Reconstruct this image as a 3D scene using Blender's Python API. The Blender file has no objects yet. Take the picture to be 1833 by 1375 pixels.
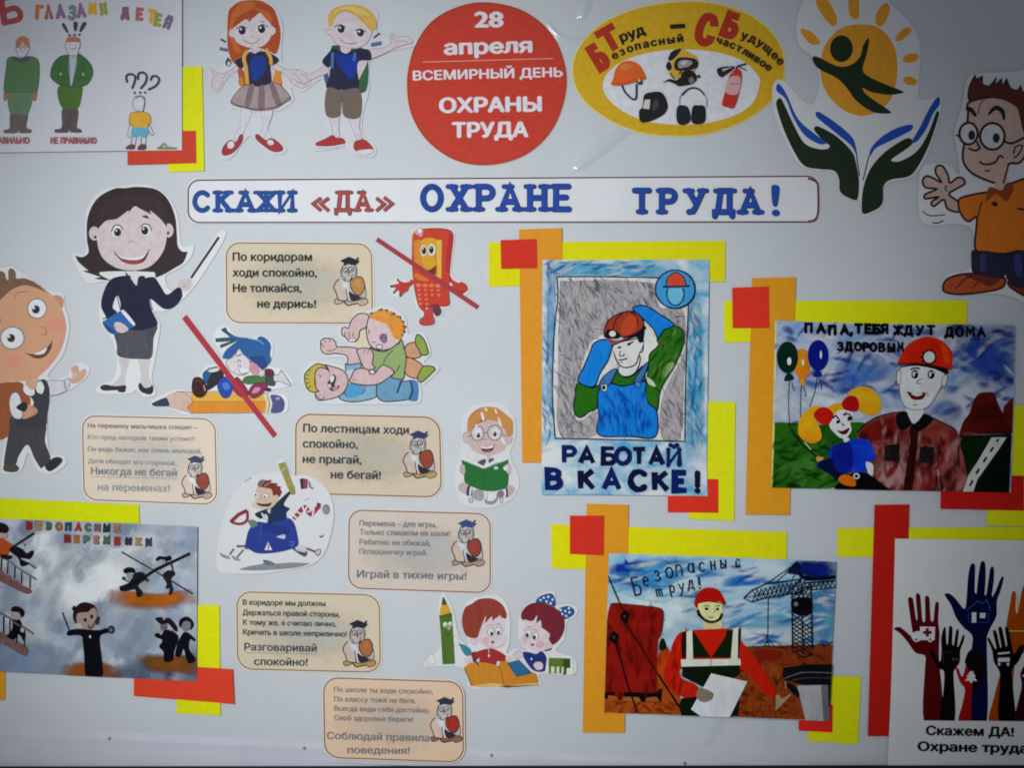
import bpy, math, random
from mathutils import Vector
from mathutils.geometry import delaunay_2d_cdt
from math import radians as R, sin, cos, pi
random.seed(7)
S = bpy.context.scene
COL = S.collection

# ---------------------------------------------------------------- camera
MM = 0.001                                   # one board unit is one millimetre
CX, CY = 916.5, 687.5
def X(px): return (px - CX) * MM
def Z(py): return (CY - py) * MM
cam_d = bpy.data.cameras.new('camera'); cam = bpy.data.objects.new('camera', cam_d); COL.objects.link(cam)
CAM_DIST = 2.6
cam.location = (0, -CAM_DIST, 0); cam.rotation_euler = (R(90), 0, 0)
cam_d.sensor_width = 36; cam_d.lens = 36 * (CAM_DIST - .002) / 1.833
cam_d.clip_start = .05; cam_d.clip_end = 50
S.camera = cam
# ---------------------------------------------------------------- light
W = bpy.data.worlds.new('World'); S.world = W; W.use_nodes = True
bg = W.node_tree.nodes['Background']; bg.inputs[0].default_value = (.90, .97, 1.12, 1); bg.inputs[1].default_value = .155
def spot(name, loc, target, energy, size, radius, color):
    l = bpy.data.lights.new(name, 'SPOT'); o = bpy.data.objects.new(name, l); COL.objects.link(o)
    l.energy = energy; l.spot_size = R(size); l.spot_blend = 1; l.shadow_soft_size = radius; l.color = color
    o.location = loc
    o.rotation_euler = (Vector(target) - Vector(loc)).to_track_quat('-Z', 'Y').to_euler()
    return o
spot('room_lamp', (-1.0, -3.39, .55), (-.215, 0, -.045), 352, 37.8, .17, (.94, 1, 1.03))
S.view_settings.view_transform = 'Standard'; S.view_settings.look = 'None'
S.view_settings.exposure = 0; S.view_settings.gamma = 1; S.view_settings.use_curve_mapping = False
S.render.engine = 'CYCLES'
S.cycles.filter_width = 1.9
S.cycles.max_bounces = 5; S.cycles.transparent_max_bounces = 24

# ---------------------------------------------------------------- materials
def lin(c):
    return tuple(((v / 255) / 12.92 if v / 255 <= .04045 else ((v / 255 + .055) / 1.055) ** 2.4) for v in c)
MATS = {}
def new_mat(name, rough=.6, spec=.3):
    m = bpy.data.materials.new(name); m.use_nodes = True
    nt = m.node_tree; p = nt.nodes['Principled BSDF']
    p.inputs['Roughness'].default_value = rough; p.inputs['Specular IOR Level'].default_value = spec
    return m, nt, p
def noise(nt, scale, detail=3, rough=.6, stretch=None, dist=0, turn=0):
    tc = nt.nodes.new('ShaderNodeTexCoord'); mp = nt.nodes.new('ShaderNodeMapping')
    nt.links.new(tc.outputs['Object'], mp.inputs[0])
    if stretch: mp.inputs['Scale'].default_value = stretch
    mp.inputs['Rotation'].default_value = (0, R(turn), 0)
    n = nt.nodes.new('ShaderNodeTexNoise'); nt.links.new(mp.outputs[0], n.inputs['Vector'])
    n.inputs['Scale'].default_value = scale; n.inputs['Detail'].default_value = detail
    n.inputs['Roughness'].default_value = rough; n.inputs['Distortion'].default_value = dist
    return n
def ramp(nt, fac, stops):
    r = nt.nodes.new('ShaderNodeValToRGB'); nt.links.new(fac, r.inputs[0])
    e = r.color_ramp.elements
    while len(e) < len(stops): e.new(.5)
    for k, (pos, c) in enumerate(stops): e[k].position = pos; e[k].color = (*c, 1)
    return r
def bump(nt, p, n, strength, dist=.001):
    b = nt.nodes.new('ShaderNodeBump'); b.inputs['Strength'].default_value = strength
    b.inputs['Distance'].default_value = dist
    nt.links.new(n.outputs[0], b.inputs['Height']); nt.links.new(b.outputs[0], p.inputs['Normal'])
def mul(c, k): return tuple(min(.95, v * k) for v in c)
def mat(alb, kind='ink', alb2=None):
    key = (tuple(round(v, 3) for v in alb), kind, alb2 and tuple(round(v, 3) for v in alb2))
    if key in MATS: return MATS[key]
    if kind == 'ink':
        m, nt, p = new_mat('printed_ink', .6, .12)
        n = noise(nt, 90, 4, .7)
        nt.links.new(ramp(nt, n.outputs[0], [(.3, mul(alb, .88)), (.7, mul(alb, 1.1))]).outputs[0], p.inputs['Base Color'])
    elif kind == 'paint':
        m, nt, p = new_mat('hand_paint', .75, .05)
        n = noise(nt, 26, 9, .72, (1.3, 1, .8), .7, 30)
        nt.links.new(ramp(nt, n.outputs[0], [(.3, mul(alb, .80)), (.7, mul(alb, 1.14))]).outputs[0], p.inputs['Base Color'])
        bump(nt, p, noise(nt, 420, 2, .6), .2, .0004)
    elif kind == 'paper':
        m, nt, p = new_mat('paper', .5, .3)
        n = noise(nt, 9, 5, .6)
        nt.links.new(ramp(nt, n.outputs[0], [(.3, mul(alb, .95)), (.7, mul(alb, 1.04))]).outputs[0], p.inputs['Base Color'])
        bump(nt, p, noise(nt, 7, 3, .5), .5, .006)
    elif kind == 'foam':
        m, nt, p = new_mat('foam_sheet', .85, .15)
        n = noise(nt, 60, 5, .75)
        nt.links.new(ramp(nt, n.outputs[0], [(.25, mul(alb, .9)), (.75, mul(alb, 1.07))]).outputs[0], p.inputs['Base Color'])
        bump(nt, p, noise(nt, 900, 2, .6), .35, .0006)
    elif kind == 'wash':       # watercolour, blotches of two tints
        m, nt, p = new_mat('watercolour', .75, .05)
        n = noise(nt, 13, 6, .62, (1, 1, 1.7), .5)
        nt.links.new(ramp(nt, n.outputs[0], [(.36, alb), (.62, alb2)]).outputs[0], p.inputs['Base Color'])
        bump(nt, p, noise(nt, 400, 2, .6), .2, .0004)
    elif kind == 'crayon':     # streaky pencil filling, finer
        m, nt, p = new_mat('pencil_filling', .75, .05)
        n = noise(nt, 48, 8, .72, (1.7, 1, .6), 1.2, 38)
        nt.links.new(ramp(nt, n.outputs[0], [(.3, alb), (.7, alb2)]).outputs[0], p.inputs['Base Color'])
        bump(nt, p, noise(nt, 500, 2, .6), .2, .0004)
    elif kind == 'soft':       # thin wash of paint that runs out at its rim
        m, nt, p = new_mat('thin_paint', .75, .04)
        n = noise(nt, 16, 6, .65, None, .4)
        nt.links.new(ramp(nt, n.outputs[0], [(.36, alb), (.64, alb2 or alb)]).outputs[0], p.inputs['Base Color'])
        at = nt.nodes.new('ShaderNodeAttribute'); at.attribute_name = 'thickness'
        n2 = noise(nt, 38, 7, .7, None, .8)
        a1 = nt.nodes.new('ShaderNodeMath'); a1.operation = 'MULTIPLY_ADD'; a1.inputs[1].default_value = 1.25; a1.inputs[2].default_value = -.52
        nt.links.new(at.outputs['Fac'], a1.inputs[0])
        a2 = nt.nodes.new('ShaderNodeMath'); a2.operation = 'MULTIPLY_ADD'; a2.inputs[1].default_value = 1.05; a2.use_clamp = True
        nt.links.new(n2.outputs[0], a2.inputs[0]); nt.links.new(a1.outputs[0], a2.inputs[2])
        nt.links.new(a2.outputs[0], p.inputs['Alpha'])
    MATS[key] = m
    return m

# ---------------------------------------------------------------- outlines
def pts_of(t):
    out = []
    for w in t.split():
        c = w.endswith('*')
        x, y = w.rstrip('*').split(',')
        out.append((float(x), float(y), c))
    return out
def smooth(p, closed, sharp=False, n=5):
    if sharp: return [(a[0], a[1]) for a in p]
    N = len(p); out = []
    def hnd(i):
        if p[i][2]: return (0, 0)
        if closed: a, b = p[(i - 1) % N], p[(i + 1) % N]
        else:
            if i in (0, N - 1): return (0, 0)
            a, b = p[i - 1], p[i + 1]
        hx, hy = (b[0] - a[0]) / 6, (b[1] - a[1]) / 6
        return hx, hy
    for i in range(N if closed else N - 1):
        j = (i + 1) % N
        a, b = p[i], p[j]; ha, hb = hnd(i), hnd(j)
        L = math.hypot(b[0] - a[0], b[1] - a[1])
        def clampv(h):
            l = math.hypot(*h)
            return h if l < L * .45 or l == 0 else (h[0] / l * L * .45, h[1] / l * L * .45)
        ha, hb = clampv(ha), clampv(hb)
        q1 = (a[0] + ha[0], a[1] + ha[1]); q2 = (b[0] - hb[0], b[1] - hb[1])
        for k in range(n):
            t = k / n; u = 1 - t
            out.append((u**3 * a[0] + 3*u*u*t * q1[0] + 3*u*t*t * q2[0] + t**3 * b[0],
                        u**3 * a[1] + 3*u*u*t * q1[1] + 3*u*t*t * q2[1] + t**3 * b[1]))
    if not closed: out.append((p[-1][0], p[-1][1]))
    return out
STEP = 2.5e-5
def put(o, label=None, cat=None, group=None, kind=None):
    if label: o['label'] = label
    if cat: o['category'] = cat
    if group: o['group'] = group
    if kind: o['kind'] = kind
    return o
class Part:
    def __init__(s, name, parent, label): s.name, s.parent, s.label = name, parent, label; s.v = []; s.f = []; s.m = []; s.a = []; s.mats = []; s.obj = None
    def slot(s, m):
        if m not in s.mats: s.mats.append(m)
        return s.mats.index(m)
CURVE = [None]
class Art:
    """one paper thing on the board: an Empty with flat printed or painted parts in thin layers"""
    def __init__(s, name, label, cat, frame=(0, 0, 1), lift=1.2, white=(215, 222, 228), group=None, tilt=(0, 0), gam=1.0):
        s.name, s.label, s.cat, s.group = name, label, cat, group
        s.fr = frame; s.lift = lift * MM; s.white = lin(white); s.tilt = tilt; s.gam = gam
        s.layer = 0; s.parts = []; s.cur = None; s.clipq = None
    def frame(s, *fr): s.fr = fr
    def part(s, name, parent=None, label=None):
        par = None
        if parent: par = [q for q in s.parts if q.name == parent][-1]
        s.cur = Part(name, par, label); s.parts.append(s.cur); return s
    def alb(s, c):
        return tuple(min(.9, (a / w) ** s.gam * .79 + (.008 if s.gam < 1.2 else .001)) for a, w in zip(lin(c), s.white))
    def mt(s, c, kind='ink', c2=None):
        if s.gam > 1.2 and kind == 'ink': kind = 'paint'
        return mat(s.alb(c), kind, s.alb(c2) if c2 else None)
    def px(s, p):
        x0, y0, k = s.fr
        return x0 + p[0] / k, y0 + p[1] / k
    def z(s): s.layer += 1; return s.layer * STEP
    def clip(s, t):
        """paint stays on the sheet: everything drawn from here on ends at this quad"""
        P = [s.px(p) for p in pts_of(t)]
        if sum(P[i][0] * P[(i + 1) % 4][1] - P[(i + 1) % 4][0] * P[i][1] for i in range(4)) < 0: P = P[::-1]
        s.clipq = P; return s
    def cut(s, P):
        for i in range(4):
            a, b = s.clipq[i], s.clipq[(i + 1) % 4]
            def d(p): return (b[0] - a[0]) * (p[1] - a[1]) - (b[1] - a[1]) * (p[0] - a[0])
            out = []
            for k in range(len(P)):
                p, q = P[k - 1], P[k]; dp, dq = d(p), d(q)
                if (dp >= 0) != (dq >= 0):
                    t = dp / (dp - dq); out.append(tuple(u + (v - u) * t for u, v in zip(p, q)))
                if dq >= 0: out.append(q)
            P = out
            if not P: break
        return P
    def add(s, pts, faces, m, zs, al=None):
        c = s.cur; k = c.slot(m); al = al or [1] * len(pts)
        Q = [(x, y, zz, a) for (x, y), zz, a in zip(pts, zs, al)]
        if s.clipq:
            V, F = [], []
            for f in faces:
                P = s.cut([Q[i] for i in f])
                if len(P) > 2: F.append(list(range(len(V), len(V) + len(P)))); V += P
            Q, faces = V, F
        b = len(c.v)
        for x, y, zz, a in Q: c.v.append((X(x), -zz, Z(y))); c.a.append(a)
        for f in faces: c.f.append([b + i for i in f]); c.m.append(k)
    def softpx(s, P, m, z=None, amp=1):
        n = len(P); cx = sum(p[0] for p in P) / n; cy = sum(p[1] for p in P) / n; z = z or s.z()
        if sum(P[i][0] * P[(i + 1) % n][1] - P[(i + 1) % n][0] * P[i][1] for i in range(n)) > 0: P = P[::-1]
        pts, al = [], []
        for k, a in ((1.25, 0), (.8, .5 * amp), (.42, amp)):
            pts += [(cx + (p[0] - cx) * k, cy + (p[1] - cy) * k) for p in P]; al += [a] * n
        F = [(r * n + i, r * n + (i + 1) % n, (r + 1) * n + (i + 1) % n, (r + 1) * n + i) for r in (0, 1) for i in range(n)]
        F.append(list(range(2 * n, 3 * n)))
        s.add(pts, F, m, [z] * (3 * n), al)
    def fillpx(s, P, m, z=None):
        # orientation: front faces towards the camera (-Y)
        a = sum(P[i][0] * P[(i + 1) % len(P)][1] - P[(i + 1) % len(P)][0] * P[i][1] for i in range(len(P)))
        if a > 0: P = P[::-1]
        z = z or s.z()
        s.add(P, [list(range(len(P)))], m, [z] * len(P))
    def f(s, c, t, kind='ink', c2=None, sharp=False):
        P = [s.px(p) for p in smooth(pts_of(t), True, sharp)]
        if kind == 'soft' and s.cur.v and s.cur.name in ('sky', 'border_wash', 'sky_wash'): s.part(s.cur.name)
        if kind == 'soft': s.softpx(P, s.mt(c, kind, c2))
        else: s.fillpx(P, s.mt(c, kind, c2))
        return s
    def brush(s, area, cols, n, L, w, ang, jit=14, amp=.40):
        """separate strokes of paint or pencil laid over an area of the drawing"""
        Q = smooth(pts_of(area), True); x0, x1 = min(p[0] for p in Q), max(p[0] for p in Q); y0, y1 = min(p[1] for p in Q), max(p[1] for p in Q)
        z0 = s.z(); k = tries = 0
        while k < n and tries < n * 20:
            tries += 1
            x, y = random.uniform(x0, x1), random.uniform(y0, y1); r = False
            for i in range(len(Q)):
                u, v = Q[i], Q[i - 1]
                if (u[1] > y) != (v[1] > y) and x < (v[0] - u[0]) * (y - u[1]) / (v[1] - u[1]) + u[0]: r = not r
            if not r: continue
            a = R(ang + random.gauss(0, jit)); l, h = L * random.uniform(.5, 1.2) / 2, w * random.uniform(.5, 1.3) / 2; be = random.uniform(-.25, .25) * l
            P = [s.px((x + l*cos(t)*cos(a) - (h*sin(t) + be*cos(t)**2)*sin(a), y + l*cos(t)*sin(a) + (h*sin(t) + be*cos(t)**2)*cos(a))) for t in [2*pi*j/16 for j in range(16)]]
            s.softpx(P, s.mt(random.choice(cols), 'soft'), z0 + STEP * .1 * k, amp); k += 1
        s.layer += 1 + n // 10
        return s
    def F(s, c, t, kind='ink', c2=None): return s.f(c, t, kind, c2, True)
    def fo(s, c, lc, w, t, kind='ink', c2=None, sharp=False):
        s.f(c, t, kind, c2, sharp)
        P = smooth(pts_of(t), True, sharp); s.strokepx([s.px(p) for p in P + P[:1]], w / s.fr[2], s.mt(lc)); return s
    def e(s, c, x, y, rx, ry=None, rot=0, kind='ink', c2=None, lc=None, w=0):
        ry = ry or rx; a = R(rot)
        P = [(x + rx*cos(t)*cos(a) - ry*sin(t)*sin(a), y + rx*cos(t)*sin(a) + ry*sin(t)*cos(a)) for t in [2*pi*k/28 for k in range(28)]]
        P = [s.px(p) for p in P]
        if c: s.fillpx(P, s.mt(c, kind, c2))
        if lc: s.strokepx(P + P[:1], w / s.fr[2], s.mt(lc))
        return s
    def l(s, c, w, t, sharp=False, taper=False, caps=False):
        P = smooth(pts_of(t), False, sharp)
        s.strokepx([s.px(p) for p in P], w / s.fr[2], s.mt(c), taper, caps); return s
    def strokepx(s, P, w, m, taper=False, caps=False):
        Q = [P[0]]
        for p in P[1:]:
            if math.hypot(p[0] - Q[-1][0], p[1] - Q[-1][1]) > 1e-4: Q.append(p)
        if len(Q) < 2: return
        P = Q; n = len(P); z0 = s.z(); V = []; zs = []
        closed = math.hypot(P[0][0] - P[-1][0], P[0][1] - P[-1][1]) < 1e-3
        for i in range(n):
            a = P[i - 1] if i else (P[-2] if closed else P[0]); b = P[i + 1] if i < n - 1 else (P[1] if closed else P[-1]); p = P[i]
            d1 = (p[0] - a[0], p[1] - a[1]); d2 = (b[0] - p[0], b[1] - p[1])
            l1 = math.hypot(*d1) or 1; l2 = math.hypot(*d2) or 1
            if d1 == (0, 0): d1 = d2; l1 = l2
            if d2 == (0, 0): d2 = d1; l2 = l1
            n1 = (-d1[1] / l1, d1[0] / l1); n2 = (-d2[1] / l2, d2[0] / l2)
            mx, my = n1[0] + n2[0], n1[1] + n2[1]; ml = math.hypot(mx, my) or 1
            mx, my = mx / ml, my / ml
            k = 1 / max(.55, mx * n1[0] + my * n1[1])
            h = w / 2 * k
            if s.gam > 1.2: h *= random.uniform(.8, 1.2)
            if taper: h *= .25 + .75 * sin(pi * (i + .5) / n)
            V += [(p[0] + mx * h, p[1] + my * h), (p[0] - mx * h, p[1] - my * h)]
            zz = z0 + STEP * .5 * i / n; zs += [zz, zz]
        s.add(V, [(2*i, 2*i + 1, 2*i + 3, 2*i + 2) for i in range(n - 1)], m, zs)
        if caps:
            for k, p in enumerate(P if caps == 'all' else (P[0], P[-1])):
                C = [(p[0] + w/2 * cos(2*pi*j/12), p[1] - w/2 * sin(2*pi*j/12)) for j in range(12)]
                s.fillpx(C, m, z0 + STEP * (.55 + .3 * k / n))
    def sheet(s, c, t, thick=.6, kind='paper', sharp=False, c2=None):
        """the paper itself: front face plus its cut edge"""
        P = [s.px(p) for p in smooth(pts_of(t), True, sharp)]
        if s.cat == 'cutout': c = tuple(v * .965 for v in c)
        s.sheetpx(P, s.mt(c, kind, c2), thick)
        return s
    def sheetpx(s, P, m, thick=.6):
        a = sum(P[i][0] * P[(i + 1) % len(P)][1] - P[(i + 1) % len(P)][0] * P[i][1] for i in range(len(P)))
        if a > 0: P = P[::-1]
        n = len(P); z = s.z()
        s.add(P + P, [list(range(n))] + [(i, n + i, n + (i + 1) % n, (i + 1) % n) for i in range(n)], m, [z] * n + [z - thick * MM] * n)
    def F4(s, c, q, r, kind='ink', c2=None, lc=None, w=0, sheet=0):
        P = [s.px(p) for p in rr(q, r)]
        if sheet: s.sheetpx(P, s.mt(c, kind, c2), sheet)
        elif c: s.fillpx(P, s.mt(c, kind, c2))
        if lc: s.strokepx(P + P[:1], w / s.fr[2], s.mt(lc))
        return s
    # ---- lettering
    def txt(s, t, x, y, h, c, width=None, rot=0, bold=0, shear=0, center=False, kind='ink', sx=1):
        """type set on the thing; x, y the left end of its baseline, h cap height, width the wanted length (frame units)"""
        cu = bpy.data.curves.new('lettering', 'FONT'); cu.body = t; cu.size = 1; cu.shear = shear; cu.resolution_u = 3
        o = bpy.data.objects.new('lettering', cu); COL.objects.link(o)
        cu.fill_mode = 'NONE'
        me = o.to_mesh(); co = [v.co.copy() for v in me.vertices]; nb = {}
        for ed in me.edges:
            i, j = ed.vertices; nb.setdefault(i, []).append(j); nb.setdefault(j, []).append(i)
        o.to_mesh_clear(); bpy.data.objects.remove(o); bpy.data.curves.remove(cu)
        if not co: return s
        loops = []; seen = set()
        for i in nb:                               # walk the outlines of the letters
            if i in seen: continue
            lp = [i]; seen.add(i)
            while True:
                nx_ = [j for j in nb[lp[-1]] if j not in seen]
                if not nx_: break
                lp.append(min(nx_, key=lambda j: abs(j - lp[-1]))); seen.add(lp[-1])
            if len(lp) > 2: loops.append(lp)
        loops.sort(key=min)
        for q in loops:                            # restore the direction of drawing
            k0 = q.index(min(q)); q[:] = q[k0:] + q[:k0]
            if q[1] != q[0] + 1: q[:] = [q[0]] + q[:0:-1]
        # letters are filled one by one: every triangle the outlines wind round is ink
        bb = [(min(co[i].x for i in q), max(co[i].x for i in q), min(co[i].y for i in q), max(co[i].y for i in q)) for q in loops]
        gid = list(range(len(loops)))
        for i in range(len(loops)):
            for j in range(i):
                if bb[i][0] < bb[j][1] and bb[j][0] < bb[i][1] and bb[i][2] < bb[j][3] and bb[j][2] < bb[i][3] and gid[i] != gid[j]:
                    o_, n_ = gid[i], gid[j]; gid = [n_ if g == o_ else g for g in gid]
        vs = []; fs = []
        for g in sorted(set(gid)):
            LL = [loops[k] for k in range(len(loops)) if gid[k] == g]
            pv = []; pe = []
            for q in LL:
                b0 = len(pv); pv += [Vector((co[i].x, co[i].y)) for i in q]; pe += [(b0 + i, b0 + (i + 1) % len(q)) for i in range(len(q))]
            rv, _, rf = delaunay_2d_cdt(pv, pe, [], 0, 1e-5)[:3]
            segs = [(pv[i], pv[j]) for i, j in pe]; b0 = len(vs)
            for tri in rf:
                x_ = sum(rv[i].x for i in tri) / 3; y_ = sum(rv[i].y for i in tri) / 3; wn = 0
                for u, w in segs:
                    if (u.y <= y_) != (w.y <= y_) and x_ < u.x + (y_ - u.y) / (w.y - u.y) * (w.x - u.x): wn += 1 if w.y > u.y else -1
                if wn: fs.append([b0 + i for i in tri])
            vs += [Vector((v.x, v.y, 0)) for v in rv]
        x0 = min(v.x for v in vs); x1 = max(v.x for v in vs)
        k = h / .727; kx = k * sx
        if width: kx = width / (x1 - x0)
        off = (x1 - x0) * kx / 2 if center else 0
        a = R(rot); m = s.mt(c, kind); z = s.z()
        sh = [(0, 0)] + ([(-bold, 0), (bold, 0), (0, bold * .7), (0, -bold * .7)] if bold else [])
        for q, (dx, dy) in enumerate(sh):          # a heavier face is the same face struck again beside itself
            P = []
            for v in vs:
                u, w = (v.x - x0 + dx * .727) * kx - off, -(v.y + dy * .727) * k
                P.append(s.px((x + u * cos(a) - w * sin(a), y + u * sin(a) + w * cos(a))))
            out = []
            for f in fs:
                ar = sum(P[f[i]][0] * P[f[(i + 1) % len(f)]][1] - P[f[(i + 1) % len(f)]][0] * P[f[i]][1] for i in range(len(f)))
                out.append(f[::-1] if ar > 0 else f)
            s.add(P, out, m, [z + STEP * q] * len(P))
            s.layer += 1
        return s
    def path_txt(s, t, pts, h, c, bold=.03, sx=1):
        P = smooth(pts_of(pts), False, n=12); L = [0]
        for i in range(1, len(P)): L.append(L[-1] + math.hypot(P[i][0] - P[i-1][0], P[i][1] - P[i-1][1]))
        wd = [{'щ': 1.35, 'ы': 1.3, 'д': 1.1}.get(ch, 1) for ch in t]; tot = sum(wd); acc = 0
        for ch, w_ in zip(t, wd):
            d = (acc + w_ / 2) / tot * L[-1]; acc += w_
            i = max(1, min(len(P) - 1, next((k for k in range(len(L)) if L[k] >= d), len(P) - 1)))
            u = (d - L[i-1]) / max(1e-6, L[i] - L[i-1])
            x = P[i-1][0] + (P[i][0] - P[i-1][0]) * u; y = P[i-1][1] + (P[i][1] - P[i-1][1]) * u
            s.txt(ch, x, y, h, c, rot=math.degrees(math.atan2(P[i][1] - P[i-1][1], P[i][0] - P[i-1][0])), bold=bold, center=True, sx=sx)
        return s
    def hand(s, ch, x, y, h, w, c, sx=1, rot=0, lc=None, lw=0, serif=0, flat=False):
        """one hand drawn letter made of strokes; x, y the bottom left corner"""
        a = R(rot)
        def tr(p): u, v = p[0] * h * sx, -p[1] * h; return s.px((x + u*cos(a) - v*sin(a), y + u*sin(a) + v*cos(a)))
        seqs = [list(q) for q in GLYPH[ch]]
        if serif: seqs += [[(px_ - serif, py_), (px_ + serif, py_)] for px_, py_ in SERIF.get(ch, [])]
        ns = len(GLYPH[ch])
        for ex, cc in ([(lw, lc)] if lc else []) + [(0, c)]:
            for k, q in enumerate(seqs): s.strokepx([tr(p) for p in q], ((w if k < ns else w * .74) + ex) / s.fr[2], s.mt(cc), caps=False if flat else 'all')
        return s
    def word(s, t, x, y, h, w, cols, gap=.3, sx=1, rot=0, dy=0, **k):
        if isinstance(cols, tuple): cols = [cols]
        a = R(rot)
        i = 0
        for ch in t:
            if ch == ' ': x += .5 * h * sx * cos(a); y += .5 * h * sx * sin(a); continue
            s.hand(ch, x, y + random.uniform(-dy, dy), h, w, cols[i % len(cols)], sx, rot + (random.uniform(-3, 3) if dy else 0), **k); i += 1
            wd = (max(p[0] for q in GLYPH[ch] for p in q) + gap) * h * sx
            x += wd * cos(a); y += wd * sin(a)
        return s
    def eye(s, x, y, rx, ry, px_, py_, pr, wc=(235, 238, 240), pc=(35, 28, 30), lc=None, w=0, pry=None):
        s.e(wc, x, y, rx, ry, lc=lc, w=w); s.e(pc, px_, py_, pr, pry or pr); s.e(wc, px_ - pr * .3, py_ - pr * .35, pr * .28); return s
    def done(s):
        V = [v for q in s.parts for v in q.v]
        cx = (min(v[0] for v in V) + max(v[0] for v in V)) / 2; cz = (min(v[2] for v in V) + max(v[2] for v in V)) / 2
        if len(s.parts) == 1 and s.cat: root = None
        else:
            root = bpy.data.objects.new(s.name, None); root.empty_display_size = .02; COL.objects.link(root)
        for q in s.parts:
            if not q.v: continue
            nm = q.name if root else s.name
            me = bpy.data.meshes.new(nm)
            me.from_pydata([(v[0] - cx, v[1], v[2] - cz) for v in q.v], [], q.f)
            for m in q.mats: me.materials.append(m)
            me.polygons.foreach_set('material_index', q.m); me.update()
            if min(q.a) < 1: me.attributes.new('thickness', 'FLOAT', 'POINT').data.foreach_set('value', q.a)
            elif any(mm.name.startswith('thin_paint') for mm in q.mats): me.attributes.new('thickness', 'FLOAT', 'POINT').data.foreach_set('value', q.a)
            o = bpy.data.objects.new(nm, me); COL.objects.link(o); q.obj = o
            if root: o.parent = q.parent.obj if q.parent else root
            else: root = o
            if q.label: o['label'] = q.label
        root.location = (cx, -s.lift, cz)
        root.rotation_euler = (R(s.tilt[0]), 0, R(s.tilt[1]))
        put(root, s.label, s.cat, s.group)
        return root

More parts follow.
